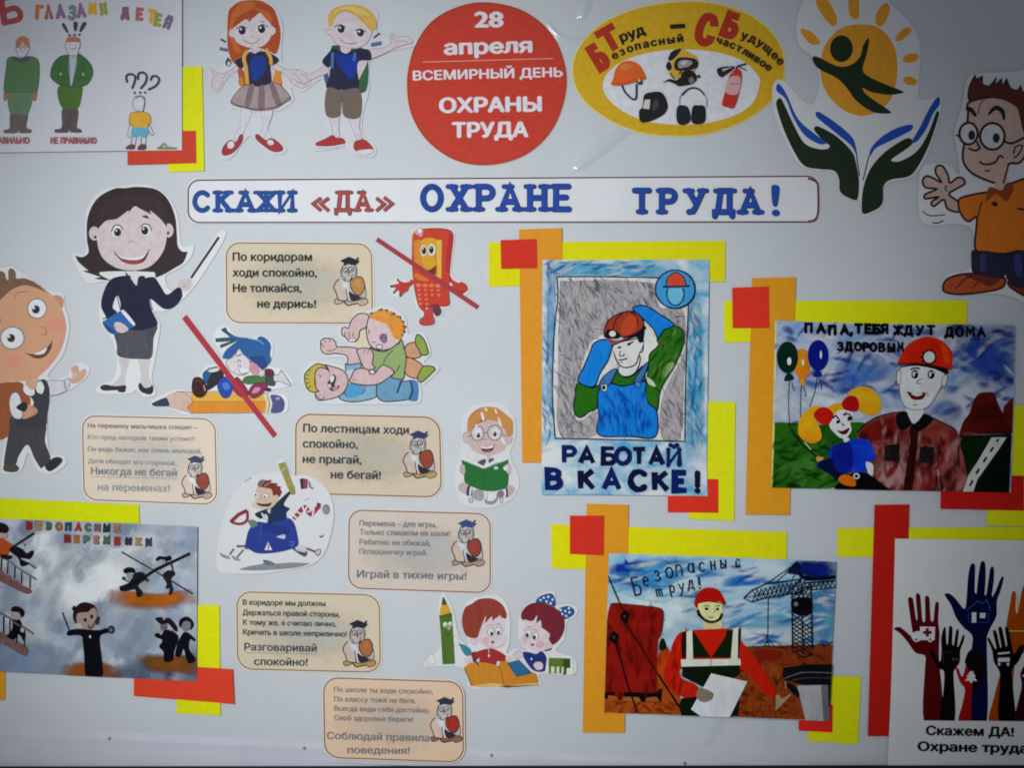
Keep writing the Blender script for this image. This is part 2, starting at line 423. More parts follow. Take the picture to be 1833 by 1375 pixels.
def arc(cx, cy, rx, ry, a0, a1, n=14): return [(cx + rx * cos(R(a0 + (a1 - a0) * k / n)), cy + ry * sin(R(a0 + (a1 - a0) * k / n))) for k in range(n + 1)]
GLYPH = {
 'А': [[(0, 0), (.35, 1), (.7, 0)], [(.13, .33), (.57, .33)]],
 'Б': [[(.58, 1), (0, 1), (0, 0), (.3, 0)] + arc(.35, .28, .26, .28, -90, 90, 8) + [(0, .56)]],
 'В': [[(0, .53), (.3, .53)] + arc(.3, .27, .28, .265, 90, -90, 8) + [(0, 0), (0, 1)] + arc(.28, .765, .24, .235, 90, -90, 8)],
 'Г': [[(0, 0), (0, 1), (.5, 1)]],
 'Д': [[(-.05, -.2), (-.05, 0), (.72, 0), (.72, -.2)], [(.08, 0), (.2, 1), (.6, 1), (.6, 0)]],
 'Е': [[(.52, 1), (0, 1), (0, 0), (.54, 0)], [(0, .52), (.42, .52)]],
 'Ж': [[(.42, 0), (.42, 1)], [(0, 1), (.42, .5), (0, 0)], [(.84, 1), (.42, .5), (.84, 0)]],
 'З': [arc(.25, .76, .25, .24, 150, -90, 8) + arc(.25, .26, .29, .26, 90, -150, 9)],
 'И': [[(0, 1), (0, 0), (.6, 1), (.6, 0)]],
 'Й': [[(0, 1), (0, 0), (.6, 1), (.6, 0)], [(.12, 1.3), (.3, 1.2), (.48, 1.3)]],
 'К': [[(0, 0), (0, 1)], [(.55, 1), (.02, .48)], [(.15, .6), (.58, 0)]],
 'Л': [[(0, 0), (.3, 1), (.6, 0)]],
 'М': [[(0, 0), (.05, 1), (.37, .35), (.7, 1), (.75, 0)]],
 'Н': [[(0, 0), (0, 1)], [(.6, 0), (.6, 1)], [(0, .5), (.6, .5)]],
 'О': [arc(.37, .5, .37, .5, 0, 360, 24)],
 'П': [[(0, 0), (0, 1), (.6, 1), (.6, 0)]],
 'Р': [[(0, 0), (0, 1), (.3, 1)] + arc(.32, .74, .26, .26, 90, -90, 8) + [(0, .48)]],
 'С': [arc(.37, .5, .37, .5, 45, 315, 18)],
 'Т': [[(.32, 0), (.32, 1)], [(0, 1), (.64, 1)]],
 'У': [[(0, 1), (.34, .38)], [(.64, 1), (.3, .2), (.2, .03), (.02, 0)]],
 'Х': [[(0, 0), (.6, 1)], [(0, 1), (.6, 0)]],
 'Ы': [[(0, 1), (0, 0), (.22, 0)] + arc(.22, .27, .24, .27, -90, 90, 8) + [(0, .54)], [(.68, 0), (.68, 1)]],
 'Ь': [[(0, 1), (0, 0), (.26, 0)] + arc(.26, .27, .26, .27, -90, 90, 8) + [(0, .54)]],
 'Я': [[(.58, 0), (.58, 1), (.28, 1)] + arc(.28, .74, .26, .26, 90, 270, 8) + [(.58, .48)], [(.3, .48), (0, 0)]],
 '!': [[(.1, 1), (.1, .32)], [(.1, .02), (.1, .0)]],
 ',': [[(.1, .08), (.1, -.05), (0, -.2)]],
 'е': [[(.02, .5), (.5, .55)] + arc(.27, .5, .25, .5, 10, 310, 14)],
 'з': [arc(.25, .76, .22, .24, 150, -90, 8) + arc(.25, .26, .26, .26, 90, -150, 9)],
 'о': [arc(.28, .5, .28, .5, 0, 360, 18)],
 'а': [arc(.26, .45, .26, .45, 0, 360, 18), [(.54, .95), (.54, 0), (.62, 0)]],
 'с': [arc(.28, .5, .28, .5, 45, 315, 14)],
 'п': [[(0, 0), (0, 1)] + arc(.26, .6, .26, .4, 180, 0, 8) + [(.52, 0)]],
 'н': [[(0, 0), (0, 1)], [(.5, 0), (.5, 1)], [(0, .5), (.5, .5)]],
 'ы': [[(0, 1), (0, 0), (.22, 0)] + arc(.22, .27, .2, .27, -90, 90, 8) + [(0, .54)], [(.62, 0), (.62, 1)]],
 'й': [[(0, 1), (0, .2), (.15, 0), (.5, .3), (.5, 1), (.5, 0)], [(.12, 1.3), (.26, 1.2), (.42, 1.3)]],
 'т': [[(0, 0), (0, 1), (.3, .9), (.3, 0)], [(.3, .9), (.6, .95), (.6, 0)]],
 'р': [[(0, -.5), (0, 1)], arc(.24, .52, .24, .46, 170, -170, 14)],
 'у': [[(0, 1), (.26, .3)], [(.55, 1), (.2, -.4), (0, -.5)]],
 'д': [[(-.05, -.3), (-.05, 0), (.62, 0), (.62, -.3)], [(.05, 0), (.25, 1), (.5, 1), (.5, 0)]],
}
def rr(q, r):
    P = []
    for i in range(4):
        p, a, b = q[i], q[i - 1], q[(i + 1) % 4]
        def to(t):
            d = math.hypot(t[0] - p[0], t[1] - p[1]); return ((t[0] - p[0]) / d * r, (t[1] - p[1]) / d * r)
        u, v = to(a), to(b)
        for k in range(9):
            t = k / 8 * pi / 2
            P.append((p[0] + u[0] * (1 - sin(t)) + v[0] * (1 - cos(t)), p[1] + u[1] * (1 - sin(t)) + v[1] * (1 - cos(t))))
    return P
SERIF = {'К': [(0, 0), (0, 1), (.52, 1), (.6, 0)], 'А': [(0, 0), (.7, 0), (.27, 1)], 'Ж': [(0, 0), (0, 1), (.84, 1), (.84, 0), (.42, 0), (.42, 1)], 'И': [(0, 0), (0, 1), (.6, 0), (.6, 1)],
 'Д': [(.14, 1), (.66, 1)], 'Х': [(0, 0), (0, 1), (.6, 0), (.6, 1)], 'Р': [(0, 0), (0, 1)], 'Н': [(0, 0), (0, 1), (.6, 0), (.6, 1)], 'Е': [(0, 0), (0, 1)],
 'Т': [(.32, 0)], 'У': [(0, 1), (.64, 1)]}
# ---------------------------------------------------------------- the board, its lower rail, the wall
def grid_mesh(name, quad, nx, nz, m, fn=None, thick=0):
    """a bendable sheet: quad = px corners tl, tr, br, bl"""
    (ax, ay), (bx, by), (cx_, cy_), (dx, dy) = quad
    V = []; F = []
    for j in range(nz + 1):
        for i in range(nx + 1):
            u, v = i / nx, j / nz
            px = (ax*(1-u) + bx*u)*(1-v) + (dx*(1-u) + cx_*u)*v; py = (ay*(1-u) + by*u)*(1-v) + (dy*(1-u) + cy_*u)*v
            V.append((X(px), -(fn(px, py) if fn else 0), Z(py)))
    for j in range(nz):
        for i in range(nx):
            a = j*(nx+1) + i; F.append((a, a + nx + 1, a + nx + 2, a + 1))
    if thick:
        n = len(V); V += [(v[0], v[1] + thick*MM, v[2]) for v in V]
        ring = list(range(nx + 1)) + [(nx + 1)*(j + 1) + nx for j in range(nz)] + [(nx + 1)*nz + i for i in range(nx - 1, -1, -1)] + [(nx + 1)*j for j in range(nz - 1, 0, -1)]
        for k in range(len(ring)): a, b = ring[k], ring[(k + 1) % len(ring)]; F.append((a, b, b + n, a + n))
    me = bpy.data.meshes.new(name); me.from_pydata(V, [], F); me.materials.append(m); me.update()
    o = bpy.data.objects.new(name, me); COL.objects.link(o); return o
# board sheet: pale grey film, a little glossy, faintly wavy
mb, nt, p = new_mat('pale_grey_film', .5, .3)
n = noise(nt, 2.6, 5, .6)
nt.links.new(ramp(nt, n.outputs[0], [(.3, (.625, .645, .66)), (.7, (.69, .705, .715))]).outputs[0], p.inputs['Base Color'])
bump(nt, p, noise(nt, 4.5, 3, .5), .35, .02)
board = grid_mesh('board_sheet', ((-140, -120), (1980, -120), (1980, 1400), (-140, 1302)), 4, 4, mb, None, thick=3)
board.location = (0, -.0005, 0)
mw, nt, p = new_mat('painted_wall', .7, .2)
nt.links.new(ramp(nt, noise(nt, 5, 4).outputs[0], [(.3, (.56, .56, .60)), (.7, (.62, .62, .66))]).outputs[0], p.inputs['Base Color'])
bump(nt, p, noise(nt, 120, 3), .3, .002)
wall = grid_mesh('wall', ((-900, -700), (2700, -700), (2700, 2100), (-900, 2100)), 2, 2, mw)
wall.location = (0, .012, 0); put(wall, kind='structure')
put(board, 'wide pale grey sheet of the display board behind all the cutouts', 'display board')
# raised folds of the covering film, children of the board
mf, nt, p = new_mat('clear_film_fold', .18, .6); p.inputs['Base Color'].default_value = (.66, .68, .70, 1)
def film_fold(path, w, h):
    P = smooth(pts_of(path), False, n=10); n = len(P); V = []; F = []; K = 9
    for i, p_ in enumerate(P):
        a, c = P[max(0, i - 1)], P[min(n - 1, i + 1)]; dx, dy = c[0] - a[0], c[1] - a[1]; l = math.hypot(dx, dy) or 1
        e = sin(pi * i / (n - 1)) ** .6
        for k in range(K):
            u = (k / (K - 1) * 2 - 1) * w * (.35 + .65 * e)
            V.append((X(p_[0] - dy / l * u), -(.0002 + h * MM * e * (cos(pi * k / (K - 1) * 2 - pi) * .5 + .5)), Z(p_[1] + dx / l * u)))
    for i in range(n - 1):
        for k in range(K - 1): F.append((i*K + k, i*K + k + 1, (i+1)*K + k + 1, (i+1)*K + k))
    me = bpy.data.meshes.new('film_fold'); me.from_pydata(V, [], F); me.materials.append(mf); me.shade_smooth()
    o = bpy.data.objects.new('film_fold', me); COL.objects.link(o); o.parent = board; o.matrix_parent_inverse = board.matrix_world.inverted()
film_fold("980,36 996,60 1020,70 1048,62", 8, 2.0)
film_fold("1140,220 1085,258 1030,304", 13, 2.2)
film_fold("1296,1232 1282,1275 1262,1336", 22, 2.2)
film_fold("1362,1238 1370,1290 1374,1340", 20, 1.6)
film_fold("990,640 1000,700 992,770", 16, 1.0)
film_fold("1052,-20 1046,10 1040,34", 14, 3.0)
# lower rail of the stand
mr, nt, p = new_mat('white_plastic_rail', .4, .4)
nt.links.new(ramp(nt, noise(nt, 6, 4).outputs[0], [(.3, (.64, .64, .71)), (.7, (.72, .72, .78))]).outputs[0], p.inputs['Base Color'])
def railbump(px, py):
    k = (py - (1302 + px * .0475)) / 26
    return .0012 + .0012 * max(0, 1 - abs(k - .5) * 2)
rail = grid_mesh('rail', ((-140, 1296), (1980, 1396), (1980, 1420), (-140, 1338)), 40, 6, mr, railbump, thick=6)
put(rail, 'narrow white rail along the bottom edge of the board', 'rail')
ledge = grid_mesh('ledge', ((-140, 1332), (1980, 1432), (1980, 1500), (-140, 1500)), 2, 2, mr, lambda a, b: .0008, thick=6)
put(ledge, 'pale plastic ledge below the white bottom rail', 'ledge')
mk, nt, p = new_mat('black_plastic', .5, .3); p.inputs['Base Color'].default_value = (.008, .008, .009, 1)
bar = grid_mesh('black_bar', ((-140, 1372), (1980, 1369), (1980, 1400), (-140, 1400)), 2, 2, mk, lambda a, b: .010, thick=4)  # plain black bar for the dark bottom strip, no known part of the board
put(bar, 'plain black bar along the very bottom, below the board', 'trim')
# pins
md, nt, p = new_mat('pin_metal', .3, .5); p.inputs['Metallic'].default_value = .8; p.inputs['Base Color'].default_value = (.4, .4, .42, 1)
PIN = None
for px, py, where in ((196, 1323, 'leftmost pin in the white rail, under the bottom left drawing'), (545, 1340, 'steel pin in the white rail just left of the bottom card'),
                      (880, 1353, 'steel pin in the white rail just right of the bottom card'), (1226, 1367, 'steel pin in the white rail under the crane drawing')):
    if PIN is None:
        V = [(0, -.004, 0)]; F = []
        for a in range(3):
            r, d = ((.0012, -.0037), (.0024, -.0024), (.0030, 0))[a]
            V += [(r*cos(2*pi*k/14), d, r*sin(2*pi*k/14)) for k in range(14)]
        F += [(0, 1 + k, 1 + (k+1) % 14) for k in range(14)]
        for a in range(2): F += [(1+a*14+k, 15+a*14+k, 15+a*14+(k+1) % 14, 1+a*14+(k+1) % 14) for k in range(14)]
        PIN = bpy.data.meshes.new('pin'); PIN.from_pydata(V, [], F); PIN.materials.append(md); PIN.shade_smooth()
    o = bpy.data.objects.new('pin', PIN); COL.objects.link(o); o.location = (X(px), -.0022, Z(py))
    put(o, where[0].upper() + where[1:], 'pin', 'steel pins along the bottom rail')

# ---------------------------------------------------------------- foam strips behind the drawings
WH = {'tl': (205, 205, 214), 'tc': (212, 216, 222), 'tr': (186, 188, 200), 'l': (203, 210, 217), 'c': (220, 228, 233), 'r': (178, 183, 196), 'b': (205, 210, 219), 'br': (165, 169, 184), 'bl': (198, 203, 212)}
YEL, ORA, RED = (222, 214, 25), (247, 152, 40), (214, 52, 38)
FG = 'coloured foam strips around the drawings'
def strip(color, quad, lift, label, wh, curl=.0012):
    c = tuple(min(.9, a / w * .8) for a, w in zip(lin(color), lin(WH[wh])))
    m = mat(c, 'foam')
    q = quad; ph = random.random() * 6
    cx = sum(a[0] for a in q) / 4; cy = sum(a[1] for a in q) / 4
    x0, x1 = min(a[0] for a in q), max(a[0] for a in q); y0, y1 = min(a[1] for a in q), max(a[1] for a in q)
    def fn(px, py): 
        u, v = 2 * (px - cx) / (x1 - x0), 2 * (py - cy) / (y1 - y0)
        return lift * MM + curl * (max(0, u + .1) ** 2 * .8 + (v * v * .5 if (y1 - y0) > (x1 - x0) else 0)) * .8 + .0002 * sin(px * .05 + ph)
    o = grid_mesh('foam_strip', q, 12, 12, m, fn, thick=1.6)
    # origin at the strip's middle
    d = Vector((X(cx), -lift * MM, Z(cy))); o.data.transform(__import__('mathutils').Matrix.Translation(-d)); o.location = d
    return put(o, label, 'foam strip', FG)
def rc(x0, y0, x1, y1): return ((x0, y0), (x1, y0), (x1, y1), (x0, y1))
# top left drawing
strip((226, 217, 30), ((300, 119), (362, 119), (366, 306), (302, 308)), 3.0, 'yellow foam strip at the right edge of the top left drawing', 'tl')
strip((198, 68, 52), ((229, 236), (351, 234), (352, 292), (229, 295)), 5.2, 'red foam strip under the lower right corner of the top left drawing', 'tl', .0004)
# hard hat drawing
strip((228, 228, 22), ((875, 434), (1298, 431), (1298, 504), (875, 513)), 3.0, 'yellow foam strip across the top of the hard hat drawing', 'c')
strip((247, 158, 48), ((929, 411), (1006, 408), (1003, 828), (935, 828)), 4.8, 'orange foam strip down the left side of the hard hat drawing', 'c', .0005)
strip((216, 58, 42), ((896, 430), (960, 428), (961, 480), (897, 481)), 7.0, 'red foam square on the upper left corner of the hard hat frame', 'c', .0006)
strip((222, 222, 16), ((1232, 718), (1316, 720), (1314, 933), (1233, 929)), 3.0, 'yellow foam strip by the lower right side of the hard hat drawing', 'r')
strip((206, 42, 28), ((1195, 857), (1285, 858), (1285, 918), (1195, 917)), 5.2, 'red foam strip under the lower right corner of the hard hat drawing', 'r', .0004)
# miner drawing
strip((192, 208, 10), ((1296, 539), (1730, 538), (1730, 606), (1296, 613)), 3.0, 'lime yellow foam strip across the top of the miner drawing', 'r')
strip((232, 128, 26), ((1346, 498), (1424, 496), (1413, 922), (1334, 921)), 4.8, 'orange foam strip down the left side of the miner drawing', 'r', .0005)
strip((204, 44, 30), ((1310, 515), (1375, 513), (1376, 587), (1311, 587)), 7.0, 'red foam square on the upper left corner of the miner frame', 'r', .0006)
strip((196, 178, 12), ((1767, 728), (1850, 726), (1850, 944), (1766, 940)), 3.0, 'yellow foam strip at the right picture edge beside the miner drawing', 'br')
strip((150, 18, 13), ((1684, 850), (1832, 852), (1832, 914), (1683, 911)), 5.2, 'dark red foam strip under the lower right corner of the miner drawing', 'br', .0004)
# crane drawing
strip((220, 214, 10), ((986, 939), (1408, 953), (1407, 1030), (988, 1018)), 3.0, 'yellow foam strip across the top of the crane drawing', 'b')
strip((240, 146, 34), ((1050, 902), (1125, 904), (1118, 1312), (1043, 1311)), 4.8, 'orange foam strip down the left side of the crane drawing', 'b', .0005)
strip((204, 48, 36), ((1020, 923), (1081, 923), (1080, 994), (1020, 991)), 7.0, 'red foam square on the upper left corner of the crane frame', 'b', .0006)
strip((216, 202, 6), ((1449, 1210), (1541, 1212), (1535, 1333), (1447, 1327)), 3.0, 'yellow foam strip at the lower right corner of the crane drawing', 'br')
strip((196, 26, 20), ((1430, 1261), (1490, 1262), (1489, 1311), (1429, 1308)), 5.2, 'small red foam strip under the lower right corner of the crane drawing', 'br', .0004)
# raised hands poster
strip((206, 190, 10), ((1499, 946), (1850, 944), (1850, 1000), (1499, 997)), 3.0, 'yellow foam strip across the top of the raised hands poster', 'br')
strip((148, 18, 11), ((1565, 904), (1627, 903), (1616, 1318), (1553, 1318)), 4.8, 'long red foam strip down the left side of the raised hands poster', 'br', .0004)
# bottom left drawing
strip((196, 206, 8), ((-30, 891), (249, 904), (250, 937), (-30, 928)), 3.0, 'lime yellow foam strip over the top of the bottom left drawing', 'bl')
strip((234, 146, 30), ((-30, 1180), (10, 1182), (9, 1254), (-30, 1256)), 3.0, 'orange foam strip end at the left picture edge under a drawing', 'bl', .0004)
strip((224, 212, 14), ((318, 1083), (393, 1084), (395, 1281), (316, 1277)), 3.0, 'yellow foam strip at the lower right side of the bottom left drawing', 'bl')
strip((214, 62, 40), ((241, 1188), (417, 1198), (420, 1260), (240, 1246)), 5.2, 'wide red foam strip under the corner of the bottom left drawing', 'bl', .0022)
# ================================================================ top row
SK = (208, 196, 204)         # printed skin tone
INK = (40, 34, 44)
# ---- felt pen drawing of workers, top left
A = Art('child_drawing', 'white sheet with two men in green suits and a small boy under question marks', 'drawing', (0, 0, 4.2975), 7.6, WH['tl'])
A.part('paper').sheet((193, 192, 205), "-200,-300* 1404,-300* 1405,1158* 700,1166 -200,1178*", .5)
A.part('letter').l((166, 72, 80), 52, "12,-20 44,176", True, caps=True).l((166, 72, 80), 44, "44,176 150,152 162,100 118,66 44,90", caps=True).l((166, 72, 80), 30, "0,0 70,-10", True)
for nm, t, x, y, h, sx, cs in (('word', 'ГЛАЗАМИ', 290, 142, 88, .72, [(192, 112, 70), (170, 96, 92), (132, 104, 142), (122, 132, 132), (150, 104, 146), (206, 158, 50), (150, 150, 62)]),):
    A.part('lettering')
    for ch, xx, yy, hh, c, r in zip(t, (292, 364, 452, 540, 612, 700, 790), (142, 140, 136, 146, 130, 105, 106), (88, 84, 84, 92, 84, 66, 66), cs, (2, -3, -4, 4, -6, 0, -6)):
        A.hand(ch, xx, yy, hh, 31, c, .8, r)
A.part('lettering')
for ch, xx, yy, hh, c, r in zip('ДЕТЕЙ', (950, 1062, 1142, 1198, 1270), (134, 148, 168, 190, 206), (64, 74, 86, 76, 64), [(128, 92, 124), (172, 92, 100), (206, 160, 58), (150, 146, 62), (112, 100, 124)], (0, 4, 10, 10, 22)):
    A.hand(ch, xx, yy, hh, 29, c, .85, r)
def suit_man(A, kind):
    G, GD, BT = ((90, 120, 88), (104, 130, 106), (112, 100, 102)) if kind == 0 else ((72, 108, 68), (82, 112, 54), (100, 88, 90))
    A.part('man_figure')
    if kind == 0:
        A.f(BT, "95,860 82,985 40,1005 42,1026 140,1026 152,1005 160,1026 246,1024 250,1000 212,980 220,860", 'crayon', (96, 84, 90))
        A.f(GD, "84,700 80,860 150,875 155,800 162,875 232,868 252,700", 'crayon', (92, 122, 96))
        A.f((150, 112, 106), "44,700 36,760 48,782 78,745 80,700").f((150, 112, 106), "250,700 250,760 275,782 292,760 294,700")
        A.fo(G, (70, 90, 74), 5, "120,440 70,455 58,520 40,700 80,715 84,712 250,712 262,716 296,700 312,560 306,480 280,448 220,438 178,470", 'crayon', (82, 116, 76))
        A.l((84, 106, 88), 5, "92,520 84,712").l((84, 106, 88), 5, "262,520 250,712")
        A.f((84, 82, 92), "120,440 108,462 178,484 232,462 218,436 178,450")
        A.fo((196, 190, 204), (130, 122, 140), 5, "136,370 140,405 160,440 200,440 222,405 232,370")
        A.l((140, 130, 146), 4, "165,398 180,404 195,398").l((140, 130, 146), 4, "168,372 180,376").e((110, 100, 116), 166, 378, 4).e((110, 100, 116), 200, 378, 4)
        A.part('helmet').f((182, 116, 92), "132,372 134,318 160,288 196,284 228,306 238,372* 205,352 165,352")
        A.e((205, 160, 120), 184, 338, 12)
    else:
        A.f(BT, "490,840 484,980 434,1000 432,1022 530,1022 540,1000 552,1020 634,1022 630,998 600,980 606,840", 'crayon', (84, 72, 76))
        A.l((70, 62, 66), 5, "545,860 542,1000")
        A.f(GD, "470,660 454,750 490,836 550,842 610,832 636,750 630,660", 'crayon', (74, 104, 50))
        A.fo(G, (58, 84, 58), 5, "540,424 470,440 416,500 398,590 440,640 470,655 545,668 640,668 690,640 722,570 706,500 650,440 600,412", 'crayon', (60, 100, 58))
        A.f((168, 180, 196), "538,440 602,436 590,560 562,660 544,650")
        A.l((56, 84, 56), 6, "538,440 545,660").l((56, 84, 56), 6, "602,436 585,560 566,660")
        A.l((56, 80, 56), 6, "470,500 478,580 520,625").l((56, 80, 56), 6, "650,490 640,580 600,625").e((150, 180, 80), 476, 574, 8, 14).e((150, 180, 80), 648, 576, 8, 14)
        A.fo((200, 194, 206), (110, 104, 122), 5, "520,330 516,372 534,415 545,432 600,430 612,395 622,330")
        A.l((90, 80, 96), 5, "545,372 562,384 585,376 596,366").e((80, 74, 90), 550, 350, 4).e((80, 74, 90), 590, 346, 4)
        A.part('helmet').f((178, 110, 84), "518,330 524,298 560,284 600,290 624,304 622,324 570,318")
        A.part('exclamation_mark').f((66, 60, 78), "484,194 504,184 536,252 520,252").e((66, 60, 78), 543, 274, 9)
        A.part('exclamation_mark').f((66, 60, 78), "574,178 606,178 596,240 580,240").e((66, 60, 78), 582, 272, 9)
        A.part('exclamation_mark').f((66, 60, 78), "646,178 674,184 632,250 618,242").e((66, 60, 78), 620, 272, 9)
suit_man(A, 0); suit_man(A, 1)
A.part('boy_figure').fo((198, 196, 210), (90, 90, 108), 5, "1046,752 1030,800 1040,840 1066,858 1104,858 1118,800 1118,760 1085,745")
A.l((130, 110, 90), 14, "1050,756 1084,742 1120,760").l((70, 70, 90), 5, "1112,760 1122,800 1108,860")
A.f((198, 194, 206), "1010,960 992,1050 1016,1056 1030,970").l((90, 90, 110), 4, "1008,960 990,1050 1012,1058").l((90, 90, 110), 4, "1150,950 1190,1030 1165,1040 1140,980")
A.fo((212, 158, 50), (110, 90, 80), 5, "1060,866 1010,880 1004,960 1028,968 1030,990 1140,988 1150,958 1166,950 1160,890 1110,862")
A.f((96, 160, 190), "1030,990 1020,1050 1070,1056 1082,1030 1092,1056 1138,1054 1142,988")
A.l((90, 90, 110), 4, "1024,1056 1014,1120").l((90, 90, 110), 4, "1058,1058 1046,1120").l((90, 90, 110), 4, "1092,1058 1094,1116").l((90, 90, 110), 4, "1132,1056 1126,1116")
A.f((96, 62, 70), "976,1136 1010,1114 1044,1118 1040,1150 980,1150").f((96, 62, 70), "1066,1140 1090,1114 1130,1116 1126,1152 1070,1156")
for a, b in (("985,632 980,590 1010,574 1046,590 1044,630 1026,680", (1044, 718)), ("1070,612 1074,572 1110,562 1136,590 1126,640 1092,682", (1086, 716)), ("1168,618 1180,592 1214,592 1232,620 1206,664 1152,692", (1124, 716))):
    A.part('question_mark').l((62, 58, 80), 17, a, caps=True).e((62, 58, 80), *b, 9)
A.part('toy').f((120, 128, 80), "1216,1140 1240,1126 1262,1104 1280,1106 1300,1130 1366,1138 1362,1150 1220,1150").e((190, 190, 200), 1271, 1130, 9)
A.part('caption').word('ПРАВИЛЬНО', -70, 1104, 42, 11, (162, 92, 100), .26, .95)
A.part('caption').word('НЕ ПРАВИЛЬНО', 404, 1104, 40, 11, (162, 86, 96), .26, .88)
A.done()

# ---- girl and boy holding hands
A = Art('paper_cutout', 'cutout of a red haired girl and blond boy with backpacks holding hands', 'cutout', (360, 0, 4.5825), 2.6, WH['tc'])
A.part('backing').sheet((208, 210, 220), "205,240 150,290 140,420 190,480 185,530 150,560 80,555 55,600 80,740 150,745 215,640 290,625 300,700 220,820 240,890 310,905 290,1050 150,1200 150,1290 240,1300 360,1150 420,1120 540,1250 660,1265 700,1210 560,1090 580,920 650,905 760,820 740,720 840,750 930,680 1000,660 1000,960 1040,1100 910,1180 930,1240 1180,1215 1230,1270 1410,1290 1430,1200 1330,1100 1330,930 1380,740 1390,500 1560,420 1740,380 1760,320 1570,250 1500,290 1440,250 1450,90 1350,30 1130,20 1030,80 1010,280 1060,350 980,490 1000,560 880,600 690,530 660,440 670,200 600,50 470,-10 330,-20 230,80", .5)
A.part('backpack', None, 'orange backpack of the girl').f((176, 86, 44), "320,540 310,640 330,710 400,700 640,740 660,620 640,560 560,540").f((206, 128, 40), "305,650 315,700 345,705 340,640").f((214, 138, 50), "600,580 655,600 650,700 610,690 590,640")
A.l((78, 76, 100), 18, "160,318 206,345").l((104, 108, 134), 28, "152,396 222,412").e((70, 84, 80), 225, 510, 26, 34).e((208, 210, 216), 228, 520, 12, 18).l((90, 80, 90), 10, "215,470 245,500")
A.part('girl_figure').f(SK, "330,500 600,500 580,700 590,900 330,900 400,700").fo(SK, (150, 132, 142), 4, "310,525 250,570 170,605 130,590 85,565 80,580 105,625 85,660 95,720 130,738 175,680 185,632 290,590")
A.fo(SK, (150, 132, 142), 4, "600,515 700,565 790,570 850,600 905,650 880,700 820,722 750,690 720,640 660,590 590,560")
A.l((150, 130, 142), 4, "760,640 800,672 850,690").l((150, 130, 142), 4, "740,600 790,625").l((150, 130, 142), 4, "775,690 800,668")
A.fo((206, 208, 220), (168, 166, 182), 4, "330,890 320,1030 270,1130 320,1150 360,1060 415,920").fo((206, 208, 220), (168, 166, 182), 4, "490,900 510,1020 480,1110 520,1130 545,1050 585,910")
A.fo(SK, (150, 132, 142), 4, "425,360 420,420 455,440 492,415 488,360")
A.part('hair', 'girl_figure').f((172, 74, 34), "225,100 216,300 225,420 270,520 300,480 360,440 400,400 470,390 560,420 610,440 640,380 652,260 612,100 560,40 470,0 340,5 270,40")
A.f((196, 100, 44), "250,120 235,300 290,430 330,420 285,330 280,200 420,90 440,20 330,20")
A.part('face', 'girl_figure').e(SK, 262, 270, 34, 36).e(SK, 578, 250, 34, 38)
A.f((212, 200, 208), "280,180 268,280 300,350 380,385 450,390 530,360 580,280 570,190 490,105 420,150 330,160")
A.f((172, 74, 34), "262,230* 278,170 330,120 450,60 520,70 590,150 586,205* 540,160 480,98 455,100 420,150 392,185* 385,150 330,180")
A.f((196, 100, 44), "430,60 560,110 580,190* 530,140 470,90")
for x, y in ((338, 248), (498, 235)): A.e((214, 214, 222), x, y, 44, 38).e((40, 34, 50), x, y + 2, 30, 33).e((226, 226, 234), x - 10, y - 10, 9)
A.l((44, 34, 44), 7, "288,240 330,212 378,232").l((44, 34, 44), 7, "465,222 500,200 548,216").l((140, 84, 70), 5, "360,150 400,170").l((140, 80, 70), 6, "480,175 520,180")
A.l((134, 92, 104), 5, "345,325 390,350 440,352 480,320").e((190, 168, 176), 420, 300, 8, 5)
A.part('shirt', 'girl_figure').f((38, 38, 62), "400,425 320,470 280,510 320,560 375,545 400,700 480,708 575,695 570,540 600,530 640,488 560,430 480,420 440,440")
A.f((36, 68, 160), "420,470 400,560 430,660 480,640 530,560 520,470 470,455", 'crayon', (34, 56, 130))
A.l((214, 164, 76), 30, "385,415 352,470 370,560 380,690").l((214, 164, 76), 28, "530,400 570,470 575,530")
A.part('skirt', 'girl_figure').fo((166, 148, 150), (96, 82, 92), 6, "390,695 320,725 245,835 300,870 350,880 420,900 520,905 620,885 690,840 735,800 640,690 570,685 480,710")
for t in ("395,700 360,860 395,880 440,705", "480,710 470,895 520,895 520,708", "560,690 620,870 660,855 600,690"): A.f((126, 108, 114), t)
A.l((96, 70, 82), 8, "245,830 300,862 420,890 520,892 620,872 735,795")
A.part('shoe', 'girl_figure').fo((166, 52, 54), (80, 40, 56), 5, "172,1240 195,1190 240,1150 290,1165 320,1110 342,1108 330,1170 260,1250 190,1272").e((208, 208, 218), 245, 1188, 28, 32, 30)
A.part('shoe', 'girl_figure').fo((166, 52, 54), (80, 40, 56), 5, "450,1105 470,1105 530,1150 570,1135 610,1150 665,1200 660,1235 590,1240 510,1190 455,1140").e((208, 208, 218), 570, 1168, 28, 22, 20)
A.part('backpack', None, 'green backpack of the boy').f((48, 84, 70), "1060,420 1090,370 1340,400 1370,520 1365,700 1320,760 1060,720 1010,640 1020,560")
A.f((52, 96, 64), "1270,520 1350,500 1365,690 1300,740").f((60, 90, 150), "1015,600 1040,560 1080,570 1075,690 1030,700").l((60, 60, 80), 14, "1415,310 1465,272").l((84, 100, 140), 30, "1395,368 1480,352")
A.part('boy_figure').f(SK, "1050,500 1370,440 1270,720 1280,900 1060,900 1070,720").fo(SK, (150, 132, 142), 4, "1030,530 960,575 880,610 850,590 800,570 775,600 800,640 840,690 890,660 960,630 1050,590").l((150, 130, 142), 4, "810,600 860,625 880,660")
